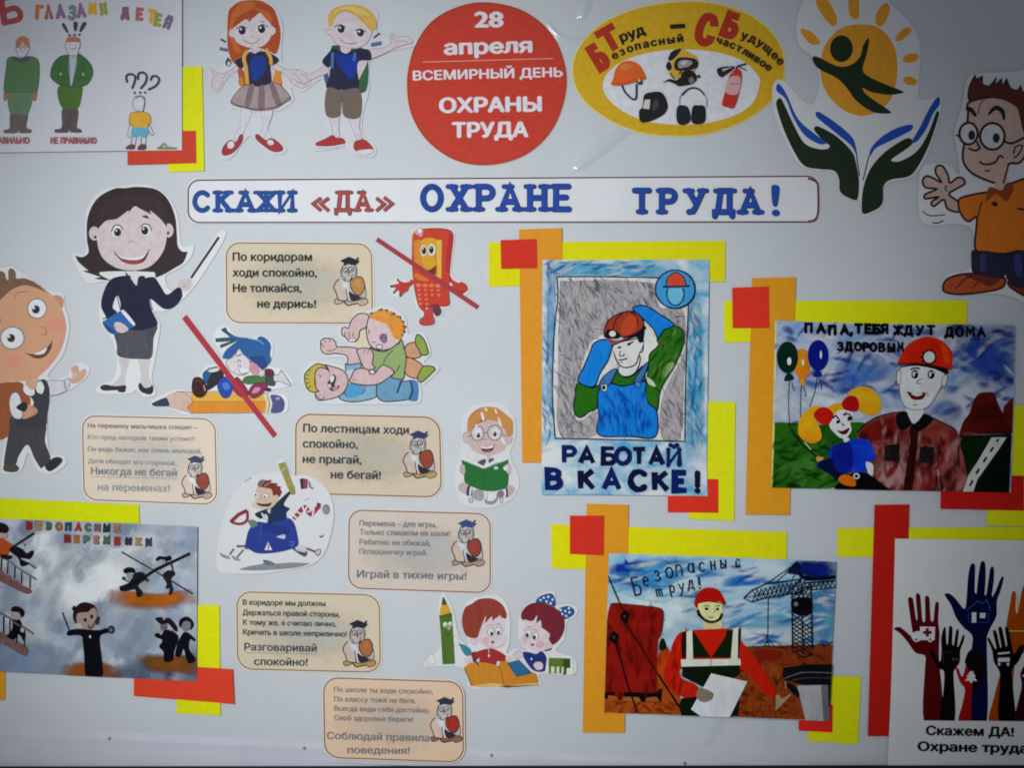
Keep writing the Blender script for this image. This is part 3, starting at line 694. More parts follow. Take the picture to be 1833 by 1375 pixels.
A.fo(SK, (150, 132, 142), 4, "1380,410 1480,395 1555,360 1550,300 1570,275 1600,300 1690,300 1735,330 1735,352 1660,370 1590,395 1500,440 1390,480").l((150, 130, 142), 4, "1590,345 1650,335 1700,345").l((150, 130, 142), 4, "1575,300 1585,330")
A.fo((206, 200, 212), (160, 150, 164), 4, "1050,930 1075,1040 1085,1120 1135,1120 1130,1040 1130,930").fo((206, 200, 212), (160, 150, 164), 4, "1210,940 1240,1050 1280,1150 1320,1140 1300,1050 1300,930").f(SK, "1150,370 1150,420 1190,440 1225,420 1225,370")
A.part('face', 'boy_figure').fo((210, 196, 204), (160, 140, 150), 4, "1060,170 1055,240 1025,235 1035,280 1062,290 1100,350 1180,390 1280,395 1350,360 1385,310 1400,230 1300,120 1150,90")
for x, y in ((1150, 238), (1308, 268)): A.e((214, 212, 220), x, y, 44, 36).e((40, 40, 66), x, y, 30, 32).e((226, 226, 234), x - 10, y - 10, 9)
A.l((50, 40, 44), 7, "1095,222 1140,202 1190,225").l((50, 40, 44), 7, "1260,252 1310,238 1358,266").l((150, 92, 100), 6, "1145,325 1190,355 1250,358 1285,345").l((190, 165, 172), 5, "1195,285 1215,300 1235,292")
A.part('hair', 'boy_figure').f((212, 172, 84), "1050,210* 1040,140 1080,75 1160,45 1280,40 1380,80 1430,150 1440,220 1400,260* 1380,230 1330,190 1290,150 1200,95 1140,110 1100,150 1070,215")
A.f((228, 194, 110), "1080,120 1160,60 1290,60 1390,130 1300,110 1180,80").l((178, 136, 64), 5, "1290,140 1340,180 1390,250").l((178, 136, 64), 5, "1110,110 1180,84 1260,110")
A.part('shirt', 'boy_figure').f((32, 34, 62), "1090,400 1040,440 995,505 1040,555 1062,545 1050,640 1030,720 1150,738 1290,720 1280,560 1300,500 1395,488 1370,405 1230,420 1190,440 1140,420")
A.f((30, 62, 166), "1110,440 1130,540 1230,650 1280,560 1270,450 1190,455", 'crayon', (30, 52, 140)).l((60, 110, 180), 24, "1080,430 1075,560").l((60, 100, 180), 24, "1265,430 1255,500")
A.part('shorts', 'boy_figure').f((112, 98, 90), "1035,725 1025,940 1135,955 1155,830 1175,955 1305,955 1300,735 1150,742").l((92, 80, 76), 6, "1155,760 1158,840")
A.part('shoe', 'boy_figure').fo((168, 48, 48), (100, 50, 60), 4, "945,1175 1020,1140 1080,1110 1110,1135 1160,1135 1175,1175 1050,1195 960,1200").l((206, 206, 218), 16, "945,1205 1060,1208 1175,1188")
A.part('shoe', 'boy_figure').fo((172, 52, 46), (100, 50, 60), 4, "1262,1165 1300,1150 1340,1145 1390,1190 1408,1225 1340,1232 1280,1240 1255,1215").f((206, 206, 218), "1280,1240 1330,1228 1405,1225 1412,1250 1340,1278 1280,1268")
A.done()

# ---- red disc
A = Art('round_sign', 'red paper disc with white lettering for the world day of labour safety', 'sign', (720, 0, 4.584), 2.2, WH['tc'])
A.part('disc').sheet((222, 150, 110), "700,12 1000,85 1240,285 1345,570 1330,830 1215,1090 1000,1280 700,1358 420,1310 190,1140 60,900 36,640 90,400 230,180 450,50", .5)
A.f((196, 58, 42), "700,22 995,92 1230,290 1338,570 1322,828 1210,1084 995,1272 700,1348 424,1302 196,1134 68,898 45,640 98,404 236,186 454,60")
A.l((110, 36, 52), 7, "45,640 98,404 236,186 454,60 700,22 995,92 1230,290 1338,570 1322,828 1210,1084 995,1272 700,1348 424,1302 196,1134 68,898 45,640")
WT = (222, 220, 230)
for t, x, y, h, w, r, b in (('28', 600, 218, 128, 222, 0, .06), ('апреля', 350, 445, 118, 710, -1.6, .06), ('ВСЕМИРНЫЙ ДЕНЬ', 92, 656, 76, 1222, -1.4, .05), ('ОХРАНЫ', 312, 922, 118, 825, -.9, .07), ('ТРУДА', 416, 1126, 120, 612, -.6, .07)):
    A.part('text_line').txt(t, x, y, h, WT, w, r, b)
A.part('dividing_line').l((224, 176, 150), 6, "168,508 1238,478", True)
A.done()

# ---- yellow oval
A = Art('oval_sign', 'yellow oval with a helmet, gas mask, welding mask, ear muffs and fire extinguisher', 'sign', (1010, 0, 4.5825), 2.2, (204, 206, 216))
A.part('oval').sheet((224, 206, 120), "940,6 1250,22 1550,130 1760,330 1812,560 1745,780 1500,980 1200,1095 900,1120 600,1085 320,960 130,790 62,580 120,380 300,190 600,60", .5)
A.f((204, 162, 24), "940,14 1248,30 1545,137 1752,334 1804,560 1738,775 1496,974 1198,1088 900,1112 602,1078 325,953 138,785 70,580 128,384 306,197 602,67")
A.part('inner_oval').f((210, 212, 224), "980,402 1260,428 1470,500 1590,620 1600,700 1540,850 1380,950 1150,1010 900,1020 650,985 450,890 340,780 318,690 360,590 500,490 720,425")
RD = (168, 46, 26)
for ch, x, y, h, sx, r in (('Б', 301, 562, 186, .62, -31), ('Т', 347, 450, 182, 1.5, -30), ('Б', 1300, 270, 168, .84, 21)):
    A.part('letter').hand(ch, x, y, h, 62, RD, sx, r, flat=True)
A.part('letter').l(RD, 70, "1230,215 1222,150 1165,140 1118,210 1104,300 1140,345 1188,330 1206,290")
BK = (26, 24, 26)
A.part('lettering').path_txt('руд', "468,345 560,310 668,272", 80, BK, .08, 1.1)
A.part('lettering').path_txt('езопасный', "398,492 540,425 720,378 985,338", 62, BK, .08, 1.1)
A.part('lettering').path_txt('удущее', "1438,310 1550,352 1660,430 1770,545", 66, (56, 30, 16), .08, 1.05)
A.part('lettering').path_txt('частливое', "1235,348 1380,400 1520,478 1680,590", 60, (44, 26, 16), .08, 1.05)
A.part('dash').l(BK, 34, "865,220 988,212", True)
A.part('helmet', None, 'orange hard hat with chin strap').l((34, 38, 56), 15, "470,700 500,760 560,815 588,800 590,690")
A.f((216, 92, 32), "380,685 400,650 420,570 470,515 540,500 610,530 650,590 668,640 640,660 560,680 470,700 400,702").f((236, 122, 62), "450,560 500,525 560,540 520,580").l((180, 66, 24), 6, "400,688 480,684 600,650 660,632").f((40, 44, 60), "590,660 630,650 638,690 600,690").e((236, 170, 120), 612, 662, 14)
A.part('gas_mask', None, 'yellow and black gas mask').f((206, 160, 60), "860,480 900,430 960,405 1040,440 1092,480 1080,560 1010,620 940,640 880,640 858,600 880,540")
A.f((34, 30, 28), "850,480 880,425 930,405 960,405 930,450 890,490 860,500").f((30, 26, 26), "832,540 858,505 880,560 850,580").f((34, 28, 26), "905,510 940,475 1050,478 1095,510 1080,560 1000,580 920,580 900,550").f((150, 144, 144), "930,520 960,495 1030,498 1050,520 1010,550 940,560").f((190, 186, 190), "950,520 980,502 1010,505 980,535")
A.f((26, 24, 26), "900,670 950,640 960,600 1010,575 1060,590 1085,640 1060,680 1000,700 930,705").f((26, 24, 26), "805,680 860,650 920,668 910,690 850,668").e((120, 114, 110), 1040, 660, 22, 26).e((40, 36, 36), 1100, 628, 14).l((40, 34, 32), 12, "940,610 980,560 1030,570").l((40, 34, 32), 9, "870,600 900,650")
A.part('welding_mask', None, 'black welding mask with pale window').f((26, 24, 32), "652,785 700,760 780,755 820,790 846,870 820,930 760,970 680,1000 620,995 612,910 640,880").F((196, 198, 196), "658,820 704,818 696,898 644,892").f((64, 60, 66), "740,820 770,830 765,890 720,900")
A.part('ear_muffs', None, 'ear muffs with grey headband').l((160, 166, 178), 12, "942,880 945,800 1000,740 1060,722 1130,760 1164,820 1160,880").l((44, 48, 62), 14, "962,782 1010,735 1060,722 1110,738 1148,784")
A.f((24, 28, 40), "925,880 990,868 1020,900 1030,990 975,1025 922,1000").f((24, 24, 28), "1050,880 1100,865 1150,880 1152,990 1100,1018 1042,1000")
A.part('fire_extinguisher', None, 'red fire extinguisher with black horn').f((186, 44, 36), "1368,600 1400,570 1440,575 1452,620 1440,720 1390,880 1330,878 1290,858 1320,740 1345,640").f((206, 160, 168), "1350,640 1440,640 1420,770 1322,760").l((170, 90, 100), 8, "1350,690 1430,692").f((210, 80, 60), "1372,610 1390,590 1385,630")
A.l((34, 28, 34), 13, "1405,572 1420,545 1490,525").l((60, 40, 44), 8, "1430,550 1490,578").f((34, 30, 38), "1250,570 1290,552 1390,545 1385,565 1300,628 1275,632 1255,605").F((190, 186, 194), "1290,570 1380,550 1300,588")
A.done()

# ---- sun in two hands
A = Art('emblem_cutout', 'cutout emblem of two green hands lifting a running figure in an orange sun', 'cutout', (1370, 0, 3.4364), 3.0, (190, 192, 204))
A.part('backing').sheet((196, 198, 210), "300,-60 210,60 190,180 210,280 280,340 325,440 320,580 280,640 220,610 130,510 80,488 45,530 55,700 140,900 210,1010 300,1045 420,1060 450,1110 455,1180 540,1235 580,1230 590,1310 620,1330 720,1270 725,1170 770,1120 900,1090 980,980 1050,800 1085,640 1070,590 960,610 940,560 955,300 900,150 780,30 700,-60", .5)
SUN = (206, 136, 32)
A.part('sun').f(SUN, "575,148 700,170 790,280 812,430 780,590 700,680 590,712 470,670 370,560 338,430 360,290 450,180")
for t in ("320,-20 315,30 370,120 420,162 440,120 420,60 370,-20", "515,-20 515,80 545,115 575,105 575,40 572,-20", "740,15 765,50 740,130 705,160 675,135 690,65", "895,170 890,200 830,250 800,245 815,205 860,170", "940,335 930,370 870,385 843,360 880,330", "930,490 920,520 870,518 845,490 880,468", "215,190 230,175 290,200 335,255 325,272 270,265"): A.part('sun_ray').f(SUN, t)
DG = (20, 36, 16)
A.part('running_figure').e(DG, 467, 298, 70, 82).f(DG, "290,350 320,348 440,405 520,400 580,350 600,280 630,232 636,260 620,340 598,420 620,460 720,510 848,562 840,572 760,582 650,565 598,540 620,580 720,650 772,688 760,698 660,688 560,620 500,540 440,480 340,430 300,390")
for nm, g, b1, b2, w in (('hand', "80,605 100,610 180,780 240,880 320,915 380,915 395,895 360,870 300,800 310,775 345,785 440,840 530,930 556,1000 575,1110 568,1220 530,1225 460,1180 452,1100 420,1050 330,1040 240,1020 180,940 110,790 65,640", "70,520 90,520 130,580 200,730 300,820 340,850 375,880 330,885 240,830 170,720 125,610 70,560", "310,690 335,690 440,760 530,840 555,900 565,970 530,900 430,815 315,720", 0),
                        ('hand', "1060,682 1068,700 1010,880 940,1020 880,1085 770,1105 725,1150 715,1260 620,1315 592,1300 600,1160 650,1030 740,930 850,858 890,850 905,880 860,920 780,975 775,990 830,990 930,930 1000,820 1050,690", "1068,595 1072,640 1030,700 990,790 940,860 905,880 905,860 950,780 1000,680 1045,610", "890,765 908,780 890,805 770,865 680,910 640,965 650,910 710,845 800,790", 1)):
    A.part(nm).f(DG, g).f((22, 66, 160), b1).f((22, 66, 160), b2)
A.l((22, 40, 90), 7, "560,960 578,1080").l((22, 40, 90), 7, "635,960 600,1110")
A.done()

# ---- boy in the orange shirt, right edge
A = Art('paper_cutout', 'cutout of a waving boy in round glasses and orange shirt at the right edge', 'cutout', (1620, 110, 3.197), 3.0, (178, 182, 196))
A.part('backing').sheet((186, 188, 202), "400,70 350,110 325,250 280,400 290,480 310,640 260,600 200,580 100,600 80,680 80,880 150,940 280,930 380,960 390,1080 360,1190 250,1215 205,1290 240,1340 500,1330 620,1350 760,1400 900,1200 900,60 600,60", .5)
BKK = (34, 24, 26)
A.part('trousers').fo((26, 26, 52), BKK, 12, "400,1080 385,1140 395,1210 480,1240 560,1230 580,1180 600,1260 760,1300 760,1080 560,1095").f((44, 44, 100), "430,1110 460,1105 460,1190 430,1200").f((44, 44, 100), "620,1120 660,1110 670,1220 640,1230")
A.part('shoe').fo((150, 62, 24), BKK, 12, "215,1300 235,1250 310,1220 420,1215 520,1240 570,1240 560,1290 480,1315 330,1332 240,1325").f((92, 32, 22), "340,1225 420,1222 540,1250 480,1285 420,1260").l(BKK, 8, "290,1300 350,1240 380,1225").l(BKK, 6, "380,1300 430,1250")
A.part('shoe').fo((110, 34, 24), BKK, 12, "590,1260 640,1290 760,1300 760,1370 680,1340 600,1290")
SKD = (166, 140, 136)
A.part('hand').fo(SKD, BKK, 12, "300,800 250,760 290,730 340,700 330,670 300,665 255,695 245,650 215,600 180,600 175,640 205,690 130,655 100,680 115,720 180,730 115,760 115,785 190,775 150,805 165,828 220,790 240,840 290,860 330,850").l(BKK, 8, "240,710 228,725 240,745")
A.part('motion_line').l(BKK, 6, "100,855 140,882 230,876").l(BKK, 7, "155,922 185,925 218,910")
A.part('shirt').fo((192, 104, 26), BKK, 12, "480,745 320,780 305,830 330,890 365,915 410,895 400,1070 470,1090 560,1100 640,1085 760,1060 760,690 600,700 540,740", 'crayon', (172, 88, 22)).l(BKK, 8, "440,800 410,900").f((120, 52, 22), "480,720 460,800 500,770 530,760 580,800 620,720 590,690 540,730").e(BKK, 512, 815, 18, 14, 30).l(BKK, 12, "640,840 700,850 760,840")
A.part('face').fo((170, 146, 142), BKK, 13, "370,230 360,300 350,420 330,520 340,590 400,650 530,700 570,690 590,590 650,580 690,530 700,440 720,250 560,200")
A.f((176, 150, 146), "520,640 520,720 560,730 590,600").l(BKK, 10, "590,590 560,700").l(BKK, 9, "620,530 630,490 670,480 660,510 640,540 620,550")
A.l(BKK, 26, "345,270 375,275 405,315", taper=True).l(BKK, 28, "475,305 515,265 555,285 565,335", taper=True).l((90, 60, 60), 6, "455,220 430,240 415,300")
for x, y, rx, ry, ux in ((362, 412, 52, 62, 380), (498, 428, 70, 76, 520)): A.e((178, 178, 192), x, y, rx, ry, lc=BKK, w=14).e((32, 30, 38), ux, y + 10, 20, 28)
A.l(BKK, 13, "565,455 610,468 690,430").l(BKK, 10, "290,420 312,430").l(BKK, 12, "410,455 415,475 425,495 400,510 360,495").l(BKK, 11, "425,570 450,588 510,580 540,540 560,552").l(BKK, 8, "455,620 470,628 485,618").f((190, 120, 110), "455,560 500,570 520,560 490,580")
A.part('hair').fo((74, 30, 22), BKK, 8, "370,225 365,150 400,80* 405,100 440,85* 440,130* 480,140 520,95* 510,135 550,100* 555,140 580,100* 600,150 640,165 660,140* 680,180 760,180 760,420 690,420 660,320 640,260 560,215 460,205")
A.done()

# ---- title strip
A = Art('title_banner', 'long white strip with a thin frame and large blue and red slab lettering', 'banner', (320, 300, 3.055), 2.4, (212, 217, 224))
A.part('paper').F4((216, 220, 228), [(45, 58), (3508, 40), (3510, 300), (45, 308)], 60, 'paper', sheet=.5)
A.part('frame').F4(None, [(52, 68), (3498, 46), (3500, 296), (52, 300)], 62, lc=(92, 62, 74), w=8)
A.part('frame').l((110, 60, 74), 13, "3440,58 3490,80 3497,130 3497,240 3480,285 3440,294")
BL, BO = (30, 78, 158), (20, 44, 100)
def slab(t, xs, y, h, w, sx, c, o, r=0):
    for i, (ch, x) in enumerate(zip(t, xs)): A.part('letter').hand(ch, x + (4 if ch == 'Ж' else 0), y - i * r, h, w * (.8 if ch == 'Ж' else 1), c, sx * (.96 if ch == 'Ж' else 1), lc=o, lw=7, serif=.17)
slab('СКАЖИ', (88, 214, 326, 430, 554), 234, 98, 21, 1.14, BL, BO)
A.part('letter'); slab('ДА', (866, 974), 232, 96, 17, 1.0, (170, 72, 66), (84, 56, 72))
for t in ("780,166 736,198 780,236", "822,166 778,198 822,238", "1080,166 1124,200 1080,238", "1122,162 1168,198 1122,236"): A.part('quote_mark').l((84, 56, 72), 20, t, True).l((170, 72, 66), 13, t, True)
BL, BO = (28, 70, 162), (18, 36, 104)
slab('ОХРАНЕ', (1336, 1494, 1640, 1765, 1920, 2062), 228, 124, 26, 1.06, BL, BO)
slab('ТРУДА', (2492, 2640, 2786, 2936, 3080), 242, 116, 26, 1.06, BL, BO, -.5)
A.part('exclamation_mark').f(BL, "3238,105 3262,95 3282,110 3272,200 3258,215 3244,200").e(BL, 3262, 248, 22, 18)
A.done()
# ================================================================ middle rows
# ---- teacher
A = Art('paper_cutout', 'cutout of a dark haired teacher in a navy suit with book and pointer', 'cutout', (120, 320, 3.3533), 2.8, WH['l'])
A.part('backing').sheet((212, 218, 224), "110,300 120,180 200,80 340,40 480,35 600,100 665,220 690,400 760,400 740,480 670,540 590,590 640,680 760,560 905,325 955,320 920,410 740,680 600,790 520,800 560,880 530,1080 510,1200 535,1290 470,1310 420,1270 380,1290 200,1290 180,1250 280,1200 300,1080 270,960 200,860 195,740 240,620 120,620 30,450 110,450", .5)
A.part('hair').f((48, 36, 38), "130,440 120,360 125,230 180,120 280,60 350,55 430,48 540,65 610,130 650,230 660,330 665,400 690,435 724,436* 700,500 640,540 580,575 530,595* 520,560 200,560 270,612* 170,600 205,590* 100,555 130,552* 70,500 50,458* 90,470")
A.part('hair_highlight', 'hair').f((92, 54, 34), "490,110 550,120 580,170 560,220 500,170", 'crayon', (60, 42, 36))
SKT = (196, 186, 192)
A.part('legs').f((194, 192, 194), "310,1070 325,1150 310,1200 270,1240 340,1262 355,1170 378,1070").f((194, 192, 194), "425,1070 445,1160 440,1230 470,1262 510,1250 490,1170 498,1070")
A.part('shoe').f((44, 44, 52), "200,1250 230,1236 290,1245 350,1240 355,1262 345,1282 310,1280 305,1270 220,1272")
A.part('shoe').f((44, 44, 52), "432,1230 445,1228 465,1255 500,1250 512,1235 520,1270 500,1295 450,1282 430,1255")
A.part('skirt').f((64, 66, 76), "295,880 300,1000 305,1060 360,1078 440,1082 508,1072 520,960 530,870", 'crayon', (88, 90, 100))
A.part('hand').f(SKT, "665,660 670,620 700,600 740,600 755,625 735,665 690,675").l((160, 148, 156), 5, "690,650 720,640 735,610")
A.part('suit_jacket').f((38, 44, 66), "270,600 220,680 205,760 230,820 260,870 300,860 300,800 275,770 300,700 320,740 320,800 300,880 420,910 520,890 545,865 510,790 500,720 580,780 640,770 690,715 685,660 660,655 600,695 560,640 520,590 440,600 385,580", 'crayon', (30, 34, 54))
A.l((24, 28, 42), 6, "420,640 430,760 440,890").l((24, 28, 42), 5, "520,690 500,720 515,790").l((24, 28, 42), 5, "300,700 322,790").f((206, 208, 214), "385,560 420,555 430,600 418,640 385,600").f((28, 32, 50), "350,560 385,600 415,650 380,640").f((28, 32, 50), "430,590 470,590 425,655")
A.part('face').e(SKT, 165, 328, 32, 42).e(SKT, 610, 310, 30, 42).e((40, 34, 40), 172, 350, 9).e((40, 34, 40), 606, 326, 9)
A.f((200, 190, 196), "190,300 186,400 220,480 300,535 400,550 500,525 570,450 598,360 590,270 500,190 410,165 300,200")
A.f((52, 40, 42), "185,300* 180,200 300,100 420,90 560,120 600,200 600,290* 560,240 500,190 510,215* 440,180 405,165 365,215* 370,190 300,240 240,250 200,285")
A.f((52, 40, 42), "450,225 480,220 495,240* 475,235")
for x, y, u in ((300, 315, 305), (474, 305, 468)): A.e((226, 228, 232), x, y, 33, 37).e((58, 52, 60), u, y + 6, 22, 25).e((30, 28, 34), u, y + 8, 13, 15).e((230, 230, 234), u - 8, y - 4, 6)
A.l((40, 32, 36), 6, "268,320 285,282 318,280 335,305").l((40, 32, 36), 6, "444,295 462,272 495,278 508,312")
A.l((160, 142, 150), 5, "365,385 385,372 405,380")
A.f((120, 48, 50), "285,440* 340,472 400,476 450,465 495,430* 465,495 400,514 330,495").f((222, 222, 226), "300,452* 360,474 430,470 480,446* 450,480 390,488 330,478").f((150, 66, 62), "340,498 400,490 455,494 400,512")
A.l((70, 50, 56), 4, "280,435 295,450 285,458").l((70, 50, 56), 4, "485,425 500,430")
A.part('book').f((40, 96, 168), "215,860 230,850 310,800 345,790 410,875 350,910 270,930").f((218, 222, 228), "325,795 345,790 410,870 400,882").f((30, 66, 130), "215,865 270,900 290,932 250,920").f((196, 186, 190), "285,870 320,862 370,900 340,925 300,915").l((30, 34, 50), 5, "215,840 240,835")
A.part('pointer').l((40, 36, 40), 13, "745,596 912,350", True)
A.done()

# ---- boy with satchel at the left edge
A = Art('paper_cutout', 'cutout of a big headed boy with an orange satchel walking at the left edge', 'cutout', (0, 470, 3.5235), 2.8, (196, 202, 210))
A.part('backing').sheet((204, 208, 216), "-80,60 30,30 90,30 300,170 400,200 410,280 440,400 400,580 300,720 420,720 460,640 560,650 550,720 450,800 320,850 300,1040 320,1200 400,1220 420,1270 330,1335 240,1310 180,1200 130,1320 20,1330 10,1260 30,1100 -80,1100", .5)
LN = (120, 96, 84)
A.part('satchel').f((150, 84, 52), "-60,770 60,755 140,760 190,840 180,940 100,1000 70,1090 -60,1095", 'crayon', (130, 76, 46)).f((140, 90, 52), "90,1000 160,960 215,960 180,1030 120,1040")
A.part('trousers').f((58, 58, 66), "80,970 60,1060 40,1160 25,1270 40,1290 100,1275 120,1220 175,1150 220,1240 258,1300* 320,1240 285,1130 280,1000", 'crayon', (66, 66, 74))
A.part('shoe').f((66, 66, 58), "25,1280 40,1270 100,1275 122,1300 100,1322 40,1320 22,1305")
A.part('shoe').f((36, 38, 46), "285,1290 300,1260 350,1228 390,1235 392,1260 350,1300 310,1318")
A.part('sleeve').fo((186, 192, 204), (96, 98, 112), 4, "300,748 400,745 435,730 440,780 400,820 310,836").l((96, 98, 112), 6, "405,745 415,800")
A.part('vest').f((60, 60, 68), "150,780 190,840 210,900 100,1000 130,1040 280,1040 300,950 315,820 290,742 240,745", 'crayon', (52, 52, 60))
A.f((204, 208, 216), "155,770 190,790 218,800 215,835 180,838 150,810").f((204, 208, 216), "240,755 262,750 280,790 265,828 235,815 228,780").fo((196, 202, 212), (80, 84, 96), 4, "60,880 75,830 110,822 135,870 140,975 100,985 70,950")
A.f((180, 136, 110), "140,950 165,925 180,895 230,920 235,950 180,980 145,985").f((38, 36, 40), "105,910 150,880 175,900 160,940 120,930")
A.part('hand').f((190, 150, 138), "440,745 460,710 448,670 470,650 495,655 500,690 530,670 545,690 520,740 470,765").l((220, 190, 180), 6, "465,735 480,700")
A.part('head').f((184, 130, 108), "335,215 375,208 402,235 395,285 370,290")
A.f((190, 152, 130), "160,730 180,790 220,800 240,750 230,700")
A.f((194, 150, 122), "-80,260 0,220 100,140 200,120 300,180 380,270 418,400 390,540 300,670 200,735 100,748 -80,720", 'crayon', (190, 146, 116))
A.f((196, 140, 120), "150,740 240,720 340,620 410,460 418,400 385,300 390,450 330,590 230,690").l((130, 92, 70), 5, "100,225 110,190 175,185")
A.e((206, 132, 118), 345, 388, 50, 42, kind='crayon', c2=(196, 140, 118)).e((206, 132, 118), 85, 615, 52, 46, kind='crayon', c2=(196, 140, 118))
A.f((150, 108, 86), "-10,340 8,360 0,385 -10,390")
for x, y, rx, ry, ux, uy in ((235, 290, 60, 62, 228, 296), (80, 476, 74, 70, 72, 477)): A.e((222, 222, 224), x, y, rx, ry, lc=(128, 112, 106), w=7).e((56, 40, 42), ux, uy, 25, 26).e((210, 206, 206), ux - 14, uy - 10, 9)
A.l((150, 106, 84), 6, "265,405 290,420 290,455 262,458")
A.f((92, 64, 48), "155,568* 210,578 270,560 320,510 332,488* 325,540 290,590 230,605").f((222, 218, 216), "218,575 260,560 298,538 280,572 235,582")
A.part('hair').f((110, 84, 66), "-80,130 -40,90 0,55 30,65 40,100 55,110 55,50 80,38 100,65 105,100 160,100 230,130 300,190* 200,150 140,145 70,175 0,235 -80,270", 'crayon', (120, 96, 80))
A.done()

# ---- rule cards with the owl
def owl(A, ox, oy, k, belly, hat, foot, wing=(206, 190, 178), ln=(52, 44, 46)):
    fr = A.fr; A.fr = (fr[0] + ox / fr[2], fr[1] + oy / fr[2], fr[2] / k)
    A.part('owl_figure')
    A.fo(foot, ln, 9, "10,470 20,520 80,510 110,490 150,530 210,520 260,512 290,535 350,520 372,490 350,460 250,480 180,490 100,470")
    A.l(ln, 13, "110,495 150,532 210,522 260,512")
    A.fo(wing, ln, 12, "60,250 10,300 2,350 30,410 50,470 140,480 160,400 120,330")
    A.f((206, 208, 212), "70,250 130,230 170,300 160,380 110,350 80,310").f((216, 220, 226), "100,280 140,290 150,340 110,330")
    A.fo((190, 186, 184), ln, 8, "300,260 340,330 352,430 330,450 270,440 280,350")
    A.f((40, 36, 52), "165,380 200,400 260,430 310,450 250,475 190,480 165,430").l((220, 222, 226), 16, "150,360 155,420 170,470").l(ln, 9, "132,350 140,420 150,470")
    A.fo(belly, ln, 11, "240,225 300,225 335,300 320,380 270,425 215,390 180,320 190,250")
    A.f(tuple(min(255, v * 1.18) for v in belly), "240,260 280,255 290,310 255,330 225,300", 'crayon', belly)
    A.fo((192, 190, 190), ln, 8, "100,100 75,170 90,240 150,270 190,240 240,220 250,130 220,80 150,80")
    for x, y, r in ((132, 150, 26), (188, 140, 27)): A.e((212, 210, 208), x, y, r, lc=ln, w=10); A.e((30, 28, 34), x + 4, y + 4, 11)
    A.f((150, 120, 90), "150,170 176,170 166,215").l(ln, 8, "95,215 120,240 115,270").l(ln, 8, "205,190 190,240 215,270").l(ln, 7, "225,110 240,160 225,210").l((210, 212, 216), 12, "85,230 70,250 55,270").l(ln, 6, "100,110 85,160 95,210")
    A.part('owl_cap', 'owl_figure').f(hat, "65,45* 165,0* 290,52* 200,92* 120,75*").f(hat, "110,70 118,100 150,84 200,88 230,100 240,60").l(hat, 12, "265,55 250,85").e(hat, 258, 24, 12, 20, 40)
    A.fr = fr
CG = 'cream rule cards with a graduate owl'
def card(label, fr, quad, r, white, paper, paper2, edge, lines, col, owlargs, lift=2.0, cut=None, blank=None, tint=(.985, .98, .965)):
    A = Art('rule_card', label, 'card', fr, lift, white, CG)
    A.part('paper').F4(tuple(min(255, v + 8) for v in paper), [(q[0] + d[0], q[1] + d[1]) for q, d in zip(quad, ((-18, -18), (22, -18), (24, 20), (-18, 20)))], r + 12, 'paper', sheet=.5)
    tan = tuple(a * k for a, k in zip(paper, tint))
    A.F4(tan, quad, r, 'wash', tuple((a * 2 + b) / 3 for a, b in zip(tan, paper)))
    mx, my = sum(q[0] for q in quad) / 4, sum(q[1] for q in quad) / 4
    for fx, fy, hx, hy in ((-.2, 0, .46, .56), (.25, .02, .42, .52)):
        w_, h_ = quad[1][0] - quad[0][0], quad[3][1] - quad[0][1]; ox, oy = mx + fx * w_ * .5, my + fy * h_
        A.softpx([A.px((ox + w_ * .60 * hx * cos(a_), oy + h_ * .62 * hy * sin(a_))) for a_ in [2 * pi * k_ / 40 for k_ in range(40)]], A.mt(paper2, 'soft', tuple((a + b) / 2 for a, b in zip(paper, paper2))), None, .48)
    if blank: A.F4((206, 214, 220), blank, 24, 'ink')
    A.part('border').F4(None, quad, r, lc=edge, w=12)
    owl(A, *owlargs)
    for t, x, y, h, w, rot, *rest in lines:
        A.part('text_line').txt(t, x, y, h, rest[0] if rest else col, w, rot, rest[1] if len(rest) > 1 else .042)
        if len(rest) > 2: A.part('underline').l((130, 136, 146), 4, f"{x},{y + 26} {x + w},{y + 26 + w * math.tan(R(rot))}", True)
    return A.done()
C1, C2 = (222, 212, 196), (206, 214, 208)
card('cream owl card telling to walk calmly in corridors, right of the teacher', (390, 420, 6.11), [(92, 88), (1680, 100), (1692, 968), (98, 962)], 150, WH['c'], (222, 212, 190), (208, 214, 204), (132, 96, 90),
     [('По коридорам', 165, 284, 88, 862, .2), ('ходи спокойно,', 165, 456, 88, 915, .3), ('Не толкайся,', 168, 626, 88, 744, .2), ('не дерись!', 435, 798, 88, 636, .2)], (26, 38, 40), (1270, 240, 1.0, (190, 138, 78), (26, 28, 44), (196, 176, 156)))
card('cream owl card with grey text about running at break, above lime strip', (130, 730, 6.5464), [(115, 95), (1668, 132), (1690, 1135), (135, 1078)], 150, WH['l'], (216, 206, 194), (204, 208, 210), (112, 74, 72),  # milky haze of the left side is mixed into the grey text colours
     [('На перемену мальчишка спешит –', 178, 232, 52, 1280, 1.1, (100, 104, 108), .022), ('Кто пред напором таким устоит?!', 178, 368, 54, 1250, 1.1, (136, 142, 150), .022), ('Он ведь бежит, как олень молодой,', 178, 508, 54, 1330, 1.2, (130, 138, 146), .022), ('Дети обходят его стороной...', 182, 648, 54, 1060, 1.6, (136, 142, 152), .022),
      ('Никогда не бегай', 218, 780, 84, 1000, 1.3, (116, 126, 140), .025, 1), ('на переменах!', 298, 968, 84, 838, 1.2, (140, 148, 160), .022)], (120, 128, 138), (1280, 560, .95, (140, 66, 54), (56, 66, 92), (176, 160, 150)))
